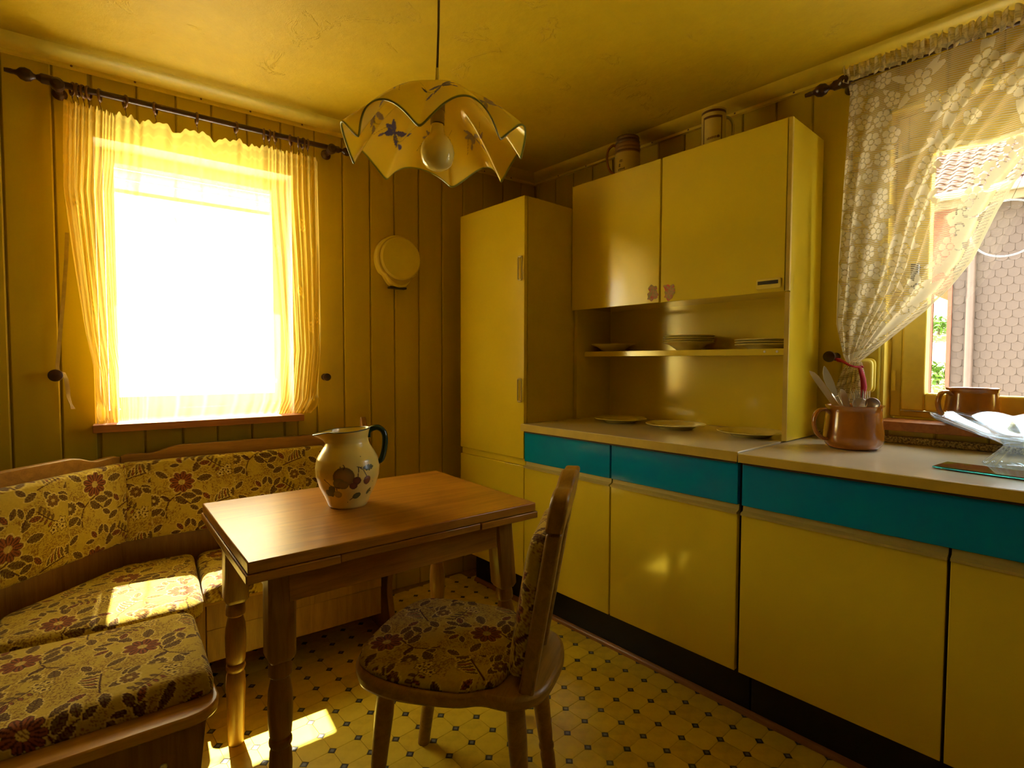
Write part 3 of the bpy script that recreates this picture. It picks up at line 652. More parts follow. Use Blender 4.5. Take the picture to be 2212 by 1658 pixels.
# ------------------------------------------------------------------ chair
CO, CA = (-1.375, -1.165), math.atan2(.469, .883)
ch = thing('dining_chair', 'oak farmhouse chair with floral padded seat pulled up to the table', 'chair', (*CO, 0), CA)
so = [(-.178, .195), (-.12, .235), (.03, .262), (.16, .247), (.207, .200), (.222, .06), (.214, -.06), (.176, -.115), (.172, -.165), (.135, -.215), (.055, -.243), (-.045, -.246), (-.115, -.232), (-.160, -.180), (-.166, -.115), (-.192, -.06), (-.214, .06), (-.206, .150)]
SO = [tuple(p) for p in smoothpoly(so, 90)]
part('seat_board', MB().prism(SO, .372, .403), M['chair'], ch, .009)
po = [(-.182, .160), (-.13, .222), (.02, .248), (.15, .232), (.192, .18), (.206, .06), (.198, -.06), (.16, -.108), (.128, -.138), (0, -.150), (-.115, -.142), (-.150, -.112), (-.180, -.06), (-.196, .06)]
V, Q, C = pad([tuple(p) for p in smoothpoly(po, 160)], .424, .4035, .016, .009, .0027, .5, (.07, .19), (0, .04))
link('seat_pad', npmesh('seat_pad', V, Q, C), M['fabric'], ch)
def cleg(a0, b0, a1, b1):
    part('leg', MB().turned((a1, b1, 0), (a0, b0, .374), [(0, .0165), (.05, .017), (.30, .0185), (.33, .0165), (.345, .0195), (.365, .0195), (.38, .017), (.42, .0185), (.75, .0225), (1, .021)], 18), M['chair'], ch, 0, 40)
cleg(-.135, .14, -.150, .178); cleg(.140, .15, .146, .205); cleg(-.090, -.165, -.108, -.200); cleg(.085, -.160, .094, -.205)
# backrest: two leaning posts, shaped top rail, splat board with pad on its front
bc = Matrix.Rotation(math.radians(9), 3, 'Z')
def bk(a, d, z):                         # a across, d forward of the back plane, z up; leans back 9 degrees
    l = (z-.40)*.17; p = bc @ Vector((a, d-l, 0)); return (p.x, p.y-.185, z)
def slab(poly, d0, d1):                  # outline in (across, z)
    mb = MB(); n = len(poly)
    return mb.add([bk(p[0], d0, p[1]) for p in poly]+[bk(p[0], d1, p[1]) for p in poly], [tuple(range(n-1, -1, -1)), tuple(range(n, 2*n))]+[(i, (i+1) % n, n+(i+1) % n, n+i) for i in range(n)])
for s in (-1, 1):
    part('back_post', slab([(s*.075, .392), (s*.132, .392), (s*.140, .55), (s*.152, .765), (s*.100, .765), (s*.092, .55)], -.017, .017), M['chair'], ch, .006)
part('back_splat', slab([(-.074, .4035), (.074, .4035), (.099, .765), (-.099, .765)], -.010, .006), M['chair'], ch, .002)
rail = smoothpoly([(-.155, .7665), (-.178, .80), (-.170, .842), (-.135, .856), (-.08, .852), (-.04, .866), (0, .872), (.04, .866), (.08, .852), (.135, .856), (.170, .842), (.178, .80), (.155, .7665), (0, .7665)], 70)
part('top_rail', slab([tuple(p) for p in rail], -.019, .019), M['chair'], ch, .006)
V, Q, C = pad(roundpoly([(-.118, .42), (.118, .42), (.136, .752), (-.136, .752)], .03), .034, 0, .022, .012, .003, .2, (.05, .3))
V2 = np.array([bk(p[0], .0175+p[2], p[1]) for p in V]); link('back_pad', npmesh('back_pad', V2, Q, C), M['fabric'], ch)
# ------------------------------------------------------------------ left window dressing
def turned_finial(mb, x, n, z, s, sc_=1.0):          # knobbed rod end growing along s*x
    prof = [(.010, 0), (.016, .004), (.017, .02), (.017, .038), (.012, .044), (.008, .052), (.010, .058), (.019, .066), (.023, .080), (.019, .094), (.010, .103), (.008, .110), (.009, .118), (.007, .135), (.0, .136)]
    return mb.lathe([(r*sc_, s*h*sc_) for r, h in prof], (x, n, z), 20, 'x')
NR, ZR = -.085, 2.045
RO = (-1.66, NR, ZR)
rod = thing('curtain_rod', 'dark turned wooden curtain rod with knob ends above the bright left window', 'curtain rod', W(*RO), PHI)
part('pole', MB(RO).lathe([(.0105, -2.10), (.0105, -1.19)], (0, NR, ZR), 16, 'x'), M['dark'], rod)
fm = MB(RO); turned_finial(fm, -2.10, NR, ZR+.004, -1, .92); part('finial', fm, M['dark'], rod)
fm = MB(RO); turned_finial(fm, -1.19, NR, ZR, 1, .8); part('finial', fm, M['dark'], rod)
for x in (-2.095, -1.192):
    br = MB(RO).lathe([(.020, -.0005), (.022, -.006), (.018, -.016), (.011, -.022), (.010, -.05), (.016, -.062), (.019, -.075), (.021, -.085), (.019, -.098), (.010, -.106), (0, -.107)], (x, 0, ZR-.004), 18, 'y')
    part('bracket', br, M['dark'], rod)
# rings, each with its little eye and hook
rm = MB().tube([(.0, .0185*math.cos(a), .0185*math.sin(a)) for a in np.arange(24)/24*2*PI], .0042, 8, True)
rme = mesh('curtain_ring', rm); rme.materials.append(M['ring'])
hm = MB().tube([(0, .004*math.cos(a), -.0265+.004*math.sin(a)) for a in np.arange(10)/10*2*PI], .0011, 6, True).tube([(0, 0, -.030), (.002, .001, -.038), (.003, 0, -.046), (0, -.001, -.050)], .0010, 6)
hme = mesh('hook', hm); hme.materials.append(M['ring'])
RT = [-2.057, -2.043, -2.028, -2.014, -1.984, -1.913, -1.825, -1.695, -1.562, -1.462, -1.442, -1.419, -1.360, -1.329, -1.311, -1.292]
RL = ['outermost of four bunched at the left rod end', 'second of four bunched at the left rod end', 'third of four bunched at the left rod end', 'innermost of four bunched at the left rod end', 'first single ring right of the left bunch', 'second single ring right of the left bunch', 'third single ring from the left bunch', 'single ring above the middle of the window', 'last single ring before the trio', 'leftmost of the trio right of the middle', 'middle one of the trio right of the middle', 'rightmost of the trio right of the middle', 'leftmost of the last four by the lamp', 'second of the last four by the lamp', 'third of the last four by the lamp', 'last ring next to the right rod end']
for i, (t, lb) in enumerate(zip(RT, RL)):
    r = bpy.data.objects.new('curtain_ring', rme); COL.objects.link(r); r.location = W(t, NR, ZR-.0075); r.rotation_euler = (0, .0, PHI+random.uniform(-.5, .5))
    tag(r, 'brown wooden curtain ring, '+lb, 'ring', 'rings on the left curtain rod')
    k = bpy.data.objects.new('hook', hme); COL.objects.link(k); k.parent = r
# sheer curtain: bunched at both sides, stretched thin across the middle
def voile():
    ns, nv = 620, 150; s = np.linspace(0, 1, ns)[None, :].repeat(nv, 0); v = np.linspace(0, 1, nv)[:, None].repeat(ns, 1)
    zb = .9025+.0*s
    q = np.array([(0, -2.072), (.18, -2.02), (.36, -1.94), (.43, -1.85), (.5, -1.70), (.57, -1.56), (.64, -1.45), (.82, -1.33), (1, -1.249)])
    top = np.interp(s, q[:, 0], q[:, 1])
    hooks = np.array(RT); hz = np.min(np.abs(top[..., None]-hooks[None, None, :]), -1)
    sag = np.clip(hz/.065, 0, 1); ztop = 1.992-.022*sag**1.5+.006*np.sin(s*210)+.004*np.sin(s*480+1)
    z = ztop+(zb-ztop)*v
    # outer edges drift inwards towards the sill, and the cloth with them
    L = interp(z, [(.90, -2.008), (1.09, -2.018), (1.22, -2.038), (1.47, -2.062), (1.71, -2.083), (1.99, -2.073)])
    R = interp(z, [(.90, -1.290), (.96, -1.262), (1.17, -1.243), (1.56, -1.243), (2.0, -1.249)])
    u = (top+2.072)/(2.072-1.249)
    side = np.clip(np.abs(s-.5)*2.4-.35, 0, 1)          # 0 in the middle, 1 at the bunched sides
    gath = np.clip((v-.15)/.6, 0, 1)*.16*np.sin((u-.5)*PI*1.0)*(1-np.abs(u-.5)*2)*3
    t = L+(R-L)*np.clip(u+gath*.35, 0, 1)
    fold = 2*PI*(s*19+.7*np.sin(s*8+.4)+.35*np.sin(s*23+1))
    amp = (.008+.016*side)*(.75+.35*np.sin(s*31+.7))*(.55+.45*np.sin(PI*np.clip(v*1.1+.12, 0, 1)))
    ph = fold+1.2*np.sin(v*3+s*7)
    n = -.082+.052*np.clip((v-.35)/.65, 0, 1)*np.clip(1.15-side, 0, 1)+amp*np.sin(ph)+.003*np.sin(s*300+v*9)
    t = t+.55*amp*np.cos(ph)*np.clip(side*1.3, .2, 1)
    pud = np.clip((v-.93)/.07, 0, 1)                     # hem settling on the sill
    n = np.where(pud > 0, np.maximum(n, -.068)-.0*pud, n)
    bl = np.exp(-((v-.965)/.030)**2)*side*(1-np.clip((v-.985)/.015, 0, 1)); n = n-.02*bl*np.sin(s*90); t = t+.012*bl*np.cos(s*70)
    n = np.minimum(n, -.012)
    cov = .40+.22*np.clip(1-v/.35, 0, 1)*(1-side)+.12*side+.05*np.abs(np.sin(ph*.5))
    cov += .30*np.clip(np.cos(ph+.6*np.sin(s*40)), 0, 1)**10*(.4+.6*np.abs(np.sin(s*13+2)))*np.clip(v*6, 0, 1)
    cov += .22*(v < .016)+.25*(v > .988)+.12*((np.abs(v-.045) < .004))
    # little embroidered blossoms
    flw = np.zeros_like(cov)
    for sc_, vc_ in ((.06, .30), (.105, .32), (.08, .64), (.135, .62), (.32, .45), (.47, .30), (.5, .72), (.66, .38), (.83, .27), (.91, .36), (.78, .52), (.95, .62), (.88, .66), (.2, .82), (.6, .85)):
        a, b = (s-sc_)*1.55, (v-vc_)*1.09
        for pa in range(5):
            an = pa*2*PI/5+sc_*30; d = np.hypot(a-.014*math.cos(an), b-.014*math.sin(an)); flw = np.maximum(flw, np.exp(-((d-.009)/.0028)**2))
        flw = np.maximum(flw, .9*np.exp(-((np.hypot(a-.03, b-.02)-.007)/.0025)**2))
    cov = np.clip(cov+.45*flw, 0, .95)
    V = np.stack([t+1.66, n+.08, z-.9], -1).reshape(-1, 3); C = np.zeros((V.shape[0], 3)); C[:, 0] = cov.ravel()
    o = link('sheer_curtain', npmesh('sheer_curtain', V, gridq(nv, ns), C), M['voile'], None, W(-1.66, -.08, .9), PHI)
    tag(o, 'sheer yellowed curtain hanging in folds across the bright left window', 'curtain')
voile()
def knob(name, t, z, label, W_=W, rz=PHI, r=.021, d=.062, loc=None):
    p = [(.013, -.0005), (.015, -.006), (.010, -.014), (.009, -d+.022), (r*.75, -d+.018), (r, -d+.010), (r*.95, -d+.003), (r*.55, -d-.001), (0, -d-.0015)]
    o = part(name, MB().lathe(p, (0, 0, 0), 20, 'y'), M['dark'], None, 0, 32, loc or W_(t, 0, z), rz)
    return tag(o, label, 'peg', 'wooden tie-back pegs')
knob('curtain_peg', -2.126, 1.075, 'dark wooden tie-back peg holding a ribbon left of the left window')
knob('curtain_peg', -1.209, 1.056, 'dark wooden tie-back peg right of the left window sill', r=.017, d=.052)
rb = MB(W(-2.12, -.05, 1.09)); 
def rib(pts, wd, tw):
    P = [Vector(W(*p)) for p in pts]; vs = []
    for i, p in enumerate(P):
        a = tw[i]; d = Vector(W(math.cos(a), math.sin(a), 0))*wd*.5; nrm = Vector((d.y, -d.x, 0)).normalized()*.0006
        vs += [p-d-nrm, p+d-nrm, p+d+nrm, p-d+nrm]
    f = []
    for i in range(len(P)-1):
        for k in range(4): f.append((4*i+k, 4*i+(k+1) % 4, 4*i+4+(k+1) % 4, 4*i+4+k))
    rb.add(vs, f+[(3, 2, 1, 0), tuple(len(vs)-4+k for k in range(4))])
rib([(-2.083, -.065, 1.56), (-2.088, -.055, 1.47), (-2.10, -.045, 1.33), (-2.114, -.036, 1.19), (-2.122, -.032, 1.105), (-2.120, -.032, 1.0895)], .011, [.2, .2, .2, .2, .3, .5])
rib([(-2.120, -.032, 1.0895), (-2.106, -.034, 1.084), (-2.099, -.036, 1.06), (-2.096, -.036, 1.03), (-2.095, -.034, 1.00), (-2.089, -.034, .975), (-2.083, -.034, .957)], .013, [.5, .9, .4, .1, .6, 1.1, .3])
tag(part('tieback_ribbon', rb, M['ribbon'], None, 0, 60, W(-2.12, -.05, 1.09)), 'faded ribbon looped over the peg left of the sheer curtain', 'ribbon')

# ------------------------------------------------------------------ round plastic unit on the wall
SO_ = (-.865, -.001, 1.59)
su = thing('wall_unit', 'round cream plastic drum unit on the panelled wall beside the larder cabinet', 'wall fixture', W(*SO_), PHI)
def drum(rx, n0, n1, cz, chin, r2=None):
    pts = []
    for k in range(60):
        a = 2*PI*k/60; x, z = rx*math.cos(a), rx*1.02*math.sin(a)
        if z < -rx*.62: x *= .86; z = z if chin == 0 else max(z*1.0, -rx*1.02)-chin*(1-abs(x)/rx)**.0*.8*min(1, (-z/rx-.62)*2.4)
        pts.append((x+SO_[0], z+cz))
    return MB(SO_).prism(pts, n0, n1, 'y')
part('housing', drum(.112, -.0015, -.050, 1.612, .030), M['plastic'], su, .010)
part('rim', drum(.106, -.0505, -.058, 1.610, .016), M['lamedge'], su, .003)
part('lid', MB(SO_).lathe([(.1005, -.0585), (.1005, -.066), (.094, -.074), (.06, -.079), (.0, -.081)], (SO_[0]+.002, 0, 1.614), 48, 'y'), M['plastic'], su)
part('outlet', MB(SO_).box(SO_[0]-.045, SO_[0]+.04, -.048, -.012, 1.474, 1.4835), M['plasticd'], su, .003)

# ------------------------------------------------------------------ pendant lamp
LX, LY, LZ = -1.4245, -1.119, 1.66
lamp = thing('pendant_lamp', 'pendant lamp with ruffled opal glass shade hanging over the table', 'lamp', (LX, LY, ZC))
LO = (LX, LY, ZC)
part('cord', MB(LO).tube([(LX+.014, LY+.008, ZC-.022), (LX+.010, LY+.006, 2.05), (LX+.006, LY+.003, 1.94), (LX+.0, LY, 1.835)], .0029, 8), M['cord'], lamp)
part('ceiling_rose', MB(LO).lathe([(.045, ZC-.001), (.045, ZC-.012), (.02, ZC-.035), (0, ZC-.036)], (LX+.014, LY+.008, 0), 24), M['plastic'], lamp)
part('cord_grip', MB(LO).lathe([(0, 1.838), (.004, 1.8375), (.0052, 1.812), (.0066, 1.803), (.0058, 1.8025), (.0045, 1.801), (.0045, 1.784), (0, 1.783)], (LX, LY, 0), 14), M['plastic'], lamp)
part('socket', MB(LO).lathe([(0, 1.7905), (.013, 1.790), (.022, 1.778), (.023, 1.762), (.0185, 1.758), (.0185, 1.735), (.0172, 1.7345), (.0178, 1.731), (.0172, 1.728), (.0178, 1.7245), (.0172, 1.721), (.0178, 1.7175), (.0172, 1.714), (.017, 1.704), (0, 1.703)], (LX, LY, 0), 24), M['socket'], lamp)
part('bulb', MB(LO).lathe([(0, 1.7025), (.0150, 1.7022), (.0165, 1.695), (.0175, 1.684), (.0215, 1.6745), (.030, 1.667), (.0375, 1.6535), (.0410, 1.637), (.0395, 1.621), (.0345, 1.6085), (.026, 1.600), (.0135, 1.5945), (0, 1.593)], (LX, LY, 0), 28), M['bulb'], lamp)
def shade():
    nth, nr = 640, 90; th = (np.arange(nth)/nth*2*PI)[None, :].repeat(nr, 0); q = np.linspace(0, 1, nr)[:, None].repeat(nth, 1)
    a0 = math.atan2(-.745, -.667); ph = th-a0+.10*np.sin(2*th+1)*q
    ruf = np.clip((q-.18)/.82, 0, 1)**1.35; sn_ = np.abs(np.sin(4*ph)); sn_ = np.sqrt(sn_**2+.012)-.1
    var = 1+.22*np.sin(3*th+.6)+.15*np.sin(5*th)
    r = .026+.182*q**.86+ruf*(.020*sn_-.004)*var
    drop = .116*q**1.5
    z = 1.782-drop+ruf*var*(.062*sn_-.052)
    thd = th
    x, y = r*np.cos(thd), r*np.sin(thd)
    base = np.array((.95, .80, .14)); C = np.empty((nr, nth, 3)); C[:] = base
    BL, BG = (.20, .19, .52), (.46, .40, .40)
    rr = .03+.19*q
    for k in range(8):
        ac = k*2*PI/8+.26; a = ((th-ac+PI) % (2*PI)-PI)*rr; b = (q-.60)*.20
        col = BL if k % 3 == 2 else BG
        def lf(cx, cy, an, ln, wd):
            c_, s_ = math.cos(an), math.sin(an); u, v = (a-cx)*c_+(b-cy)*s_, -(a-cx)*s_+(b-cy)*c_; t = u/ln
            m = (t > 0) & (t < 1) & (np.abs(v) < wd*np.clip(4*t*(1-t), 0, 1)**.8); C[m] = col
        for an, ln, wd in ((.0, .030, .0060), (.75, .028, .0055), (-.75, .028, .0055), (2.3, .026, .0045), (3.6, .030, .005)): lf(0, 0, an, ln, wd)
        lf(-.018, .012, 2.6, .02, .004); lf(.020, .018, .9, .018, .003); lf(-.03, -.006, 3.4, .014, .003)
        st = (np.abs(b-.5*a+.012*np.sin(a*90)-.004) < .0007) & (np.abs(a) < .045); C[st] = (.45, .36, .14)
    edge = q > .985; C[edge] = (.34, .36, .10)
    V = np.stack([x, y, z-1.66], -1).reshape(-1, 3)
    o = link('shade', npmesh('shade', V, gridq(nr, nth, True), C.reshape(-1, 3)), M['opal'], lamp, (0, 0, LZ-ZC))
    so = o.modifiers.new('solid', 'SOLIDIFY'); so.thickness = .0032; so.offset = 0
shade()

# ------------------------------------------------------------------ pitcher
def pitcher():
    PX, PY = -1.487, -.735; o = thing('pitcher', 'cream ceramic pitcher painted with fruit, standing on the table', 'pitcher', (PX, PY, TZ+.0005))
    H = .222; nz, nt = 190, 400
    prof = [(0, .044), (.004, .052), (.010, .054), (.03, .062), (.06, .0765), (.09, .0855), (.115, .0875), (.14, .083), (.16, .0715), (.175, .0615), (.187, .0565), (.20, .0555), (.212, .058), (.222, .061)]
    zz = np.linspace(0, H, nz); pz = np.array(prof); k = np.interp(zz, pz[:, 0], pz[:, 1])
    for _ in range(3): k[1:-1] = (k[:-2]+2*k[1:-1]+k[2:])/4
    # spout points left in the view, handle right; front faces the camera
    vd = Vector((CAM[0]-PX, CAM[1]-PY)).normalized(); a_front = math.atan2(vd.y, vd.x); a_sp = a_front-PI/2-.08
    th = np.arange(nt)/nt*2*PI; T, Z = np.meshgrid(th, zz); Rr = k[:, None].repeat(nt, 1)
    d = (T-a_sp+PI) % (2*PI)-PI; sp = np.clip((Z-.178)/(H-.178), 0, 1)**1.6; lip = np.exp(-(d/.36)**2)
    Rr = Rr+sp*.036*lip-sp*.003*np.exp(-((np.abs(d)-.75)/.3)**2)
    Zs = Z-.010*sp*lip+.008*sp*np.exp(-((np.abs(d)-PI)/1.3)**2)
    x, y = Rr*np.cos(T), Rr*np.sin(T); V = np.stack([x, y, Zs], -1).reshape(-1, 3)
    # painted fruit; s = metres sideways from the front (positive to the right), h = height
    s = ((T-a_front+PI) % (2*PI)-PI)*.078; h = Z; C = np.empty((nz, nt, 3)); C[:] = (.80, .64, .16)
    C *= (.95+.1*vnoise((s+1).ravel()*40, (h+1).ravel()*40, 2).reshape(nz, nt))[..., None]
    def blob(cx, cy, rx, ry, col, rot=0, shade=.5):
        c_, s_ = math.cos(rot), math.sin(rot); u, v = (s-cx)*c_+(h-cy)*s_, -(s-cx)*s_+(h-cy)*c_; e = (u/rx)**2+(v/ry)**2; m = e < 1
        f = 1-shade*e; C[m] = np.array(col)*f[m][:, None]
    def lf(cx, cy, an, ln, wd, col=(.075, .085, .03)):
        c_, s_ = math.cos(an), math.sin(an); u, v = (s-cx)*c_+(h-cy)*s_, -(s-cx)*s_+(h-cy)*c_; t = u/ln
        m = (t > 0) & (t < 1) & (np.abs(v) < wd*np.clip(4*t*(1-t), 0, 1)**.7*(1+.15*np.sin(t*26))); C[m] = col
        C[m & (np.abs(v) < .0007)] = (.03, .03, .01)
    def st(p, wd=.0011, col=(.06, .025, .012)):
        for (ax, ay), (bx, by) in zip(p[:-1], p[1:]):
            dx, dy = bx-ax, by-ay; t = np.clip(((s-ax)*dx+(h-ay)*dy)/(dx*dx+dy*dy), 0, 1); C[np.hypot(s-ax-t*dx, h-ay-t*dy) < wd] = col
    blob(-.010, .100, .026, .027, (.33, .19, .05)); blob(-.022, .082, .015, .015, (.24, .20, .05), 0, .3); blob(-.012, .078, .014, .012, (.26, .19, .05), 0, .3)
    st([(-.010, .121), (-.007, .127), (-.011, .134)]); blob(.022, .088, .0105, .0115, (.20, .055, .025)); blob(.014, .074, .0105, .010, (.19, .06, .03)); blob(.050, .086, .0105, .0125, (.24, .075, .03))
    st([(.024, .098), (.026, .125), (.034, .124)]); st([(.048, .097), (.038, .116), (.028, .125), (.022, .127)]); lf(.036, .121, .02, .034, .008)
    st([(-.062, .092), (-.052, .084), (-.046, .076), (-.030, .071), (-.022, .069)], .0013); st([(-.046, .076), (-.047, .068)]); st([(-.030, .071), (-.029, .060)])
    for an in (-.4, -1.2, -2.1, .3): lf(-.054, .062, an, .022, .010, (.065, .07, .03))
    blob(-.029, .050, .012, .0105, (.40, .33, .09), 0, .25); blob(.026, .043, .013, .009, (.17, .16, .05), .35, .3); st([(.016, .038), (.006, .031)])
    blob(.066, .051, .010, .0065, (.17, .16, .05), 1.0, .3); st([(.072, .050), (.078, .048)])
    for a_, b_ in ((.035, .152), (-.018, .128), (-.001, .024), (.072, .078)): blob(a_, b_, .0013, .0013, (.08, .03, .01))
    C[Z > H-.0022] = (.05, .07, .05)
    body = link('body', npmesh('body', V, gridq(nz, nt, True), C.reshape(-1, 3)), M['pitcher'], o)
    sm = body.modifiers.new('solid', 'SOLIDIFY'); sm.thickness = .004; sm.offset = -1
    part('base', MB().lathe([(0, .0), (.051, .0), (.0525, .003), (0, .0045)], (0, 0, 0), 40), M['china'], o)
    dv = Vector((math.cos(a_sp+PI), math.sin(a_sp+PI), 0)); hp = [(.058, .200), (.060, .216), (.072, .226), (.088, .228), (.102, .218), (.108, .200), (.107, .17), (.101, .142), (.094, .128), (.083, .125)]
    hp = [tuple(p) for p in catm(hp, 40)]
    part('handle', MB().tube([(dv.x*r, dv.y*r, z) for r, z in hp], .0095, 14, False, .85), M['green'], o)
def catm(P, n):                           # open Catmull-Rom
    P = np.array(P, float); P = np.vstack([2*P[0]-P[1], P, 2*P[-1]-P[-2]]); m = len(P)-3; t = np.linspace(0, m-1e-9, n); i = t.astype(int); f = (t-i)[:, None]
    a, b, c, d = P[i], P[i+1], P[i+2], P[i+3]; return .5*(2*b+(c-a)*f+(2*a-5*b+4*c-d)*f**2+(3*b-a-3*c+d)*f**3)
pitcher()

# ------------------------------------------------------------------ plates
def plate_mesh(R, deep, foot):
    p = [(0, .003), (foot*.9, .003), (foot*.92, 0), (foot, 0), (foot+.004, .004), (R*.70, deep*.62), (R*.74, deep*.72), (R*.985, deep), (R, deep+.0012), (R*.985, deep+.0035), (R*.73, deep*.72+.004), (R*.66, deep*.5+.004), (foot+.002, .0075), (0, .0075)]
    me = mesh('plate', MB().lathe(p, (0, 0, 0), 48), 30); me.materials.append(M['china']); return me
flat_p, soup_p = plate_mesh(.118, .017, .066), plate_mesh(.112, .034, .05)
def plate(me, x, y, z, label, group, s=1.0):
    o = bpy.data.objects.new('plate', me); COL.objects.link(o); o.location = (x, y, z); o.rotation_euler = (0, 0, random.uniform(0, 6)); o.scale = (s, s, s); tag(o, label, 'plate', group)
zs = 1.1758; gs, gc = 'plates on the hutch shelf', 'plates lying on the worktop'
plate(soup_p, -.138, -.672, zs, 'single cream soup plate at the left end of the hutch shelf', gs, .92)
for i, lb in enumerate(('lowest deep plate of the middle stack on the hutch shelf', 'second deep plate from below in the middle shelf stack', 'second plate from the top in the middle shelf stack', 'topmost plate of the middle stack on the hutch shelf')):
    plate(soup_p, -.140, -1.062, zs+i*.0088, 'cream plate, '+lb, gs, .92)
for i, lb in enumerate(('lowest plate of the right stack', 'middle plate of the right stack', 'topmost plate of the right stack')):
    plate(flat_p, -.140, -1.378, zs+i*.0088, 'cream plate, '+lb+' on the hutch shelf', gs, .92)
plate(flat_p, -.235, -.790, .8603, 'cream dinner plate lying leftmost on the worktop below the hutch shelf', gc, .98)
plate(flat_p, -.250, -1.075, .8603, 'cream dinner plate lying in the middle of the worktop under the hutch', gc, 1.0)
plate(flat_p, -.245, -1.375, .8603, 'cream dinner plate lying rightmost under the hutch beside its side panel', gc, .98)

# ------------------------------------------------------------------ beer mugs on the hutch
def stein(x, y, H, R, kind, label, yaw):
    o = thing('beer_mug', label, 'mug', (x, y, 1.9338)); nz, nt = 110, 220; zz = np.linspace(0, H, nz); th = np.arange(nt)/nt*2*PI
    if kind == 0: r = R*(1+.06*np.exp(-(zz/.012)**2)-.10*np.clip((zz-H*.72)/(H*.28), 0, 1)**1.3+.03*np.sin(np.clip((zz/H-.70)/.3, 0, 1)*PI*7)*(zz/H > .70)+.025*np.exp(-((zz-.022)/.004)**2))
    else: r = R*(1+.10*np.exp(-(zz/.02)**2)+.0*zz)
    T, Z = np.meshgrid(th, zz); Rr = r[:, None].repeat(nt, 1); vd = math.atan2(CAM[1]-y, CAM[0]-x); s = ((T-vd+PI) % (2*PI)-PI)*R; C = np.empty((nz, nt, 3)); C[:] = (.60, .46, .12)
    f = Z/H
    if kind == 0:
        C[f > .62] = (.30, .15, .04); C[f > .86] = (.13, .06, .025); C[f < .16] = (.28, .14, .04); C[np.abs(f-.66) < .012] = (.12, .05, .02)
        wr = (.09, .06, .03)
        for c0, c1, z0, z1, fr in ((-.034, -.020, .38, .44, 900), (-.038, -.028, .28, .36, 700), (-.040, -.010, .20, .25, 800)):
            C[(s > c0) & (s < c1) & (f > z0+.4*(s+.03)) & (f < z1+.4*(s+.03)) & (np.sin(s*fr)+np.sin(Z*fr*1.3) > -.5)] = wr
    else:
        br = (.085, .022, .012); C[f > .955] = (.62, .47, .13); C[(f > .90) & (f < .955)] = br
        e = np.maximum(np.abs(s+.004)/.034, np.abs(f-.42)/.40); C[(e < 1) & (e > .86)] = br; C[f < .06] = br
        C[(np.abs(f-.33-.9*(s+.0)) < .025) & (s > -.022) & (s < .02) & (np.sin(s*1100) > -.6)] = (.20, .09, .03)
        C[((s-.016)**2+((f-.35)*H)**2 < .005**2)] = br; C[(np.abs(f-.20-.6*s) < .014) & (s > -.006) & (s < .02)] = (.26, .15, .05)
    V = np.stack([Rr*np.cos(T), Rr*np.sin(T), Z], -1).reshape(-1, 3)
    b = link('body', npmesh('body', V, gridq(nz, nt, True), C.reshape(-1, 3)), M['mug'], o); sm = b.modifiers.new('solid', 'SOLIDIFY'); sm.thickness = .005; sm.offset = -1
    part('base', MB().lathe([(0, .0), (R*.97, 0), (R*.97, .004), (0, .006)], (0, 0, 0), 32), M['china'], o)
    hp = catm([(R*.93, H*.80), (R*1.25, H*.86), (R*1.72, H*.74), (R*1.80, H*.52), (R*1.55, H*.28), (R*.98, H*.16)], 24); a = vd+yaw
    part('handle', MB().tube([(math.cos(a)*q[0], math.sin(a)*q[0], q[1]) for q in hp], .0065, 10, False, .8), M['china'] if kind else M['brownglaze'], o)
stein(-.17, -.765, .190, .050, 0, 'brown banded stoneware beer mug on the hutch top near the larder cabinet', -1.45)
stein(-.17, -1.172, .170, .040, 1, 'pale beer mug with dark outlines on the hutch top nearer the window', 1.75)
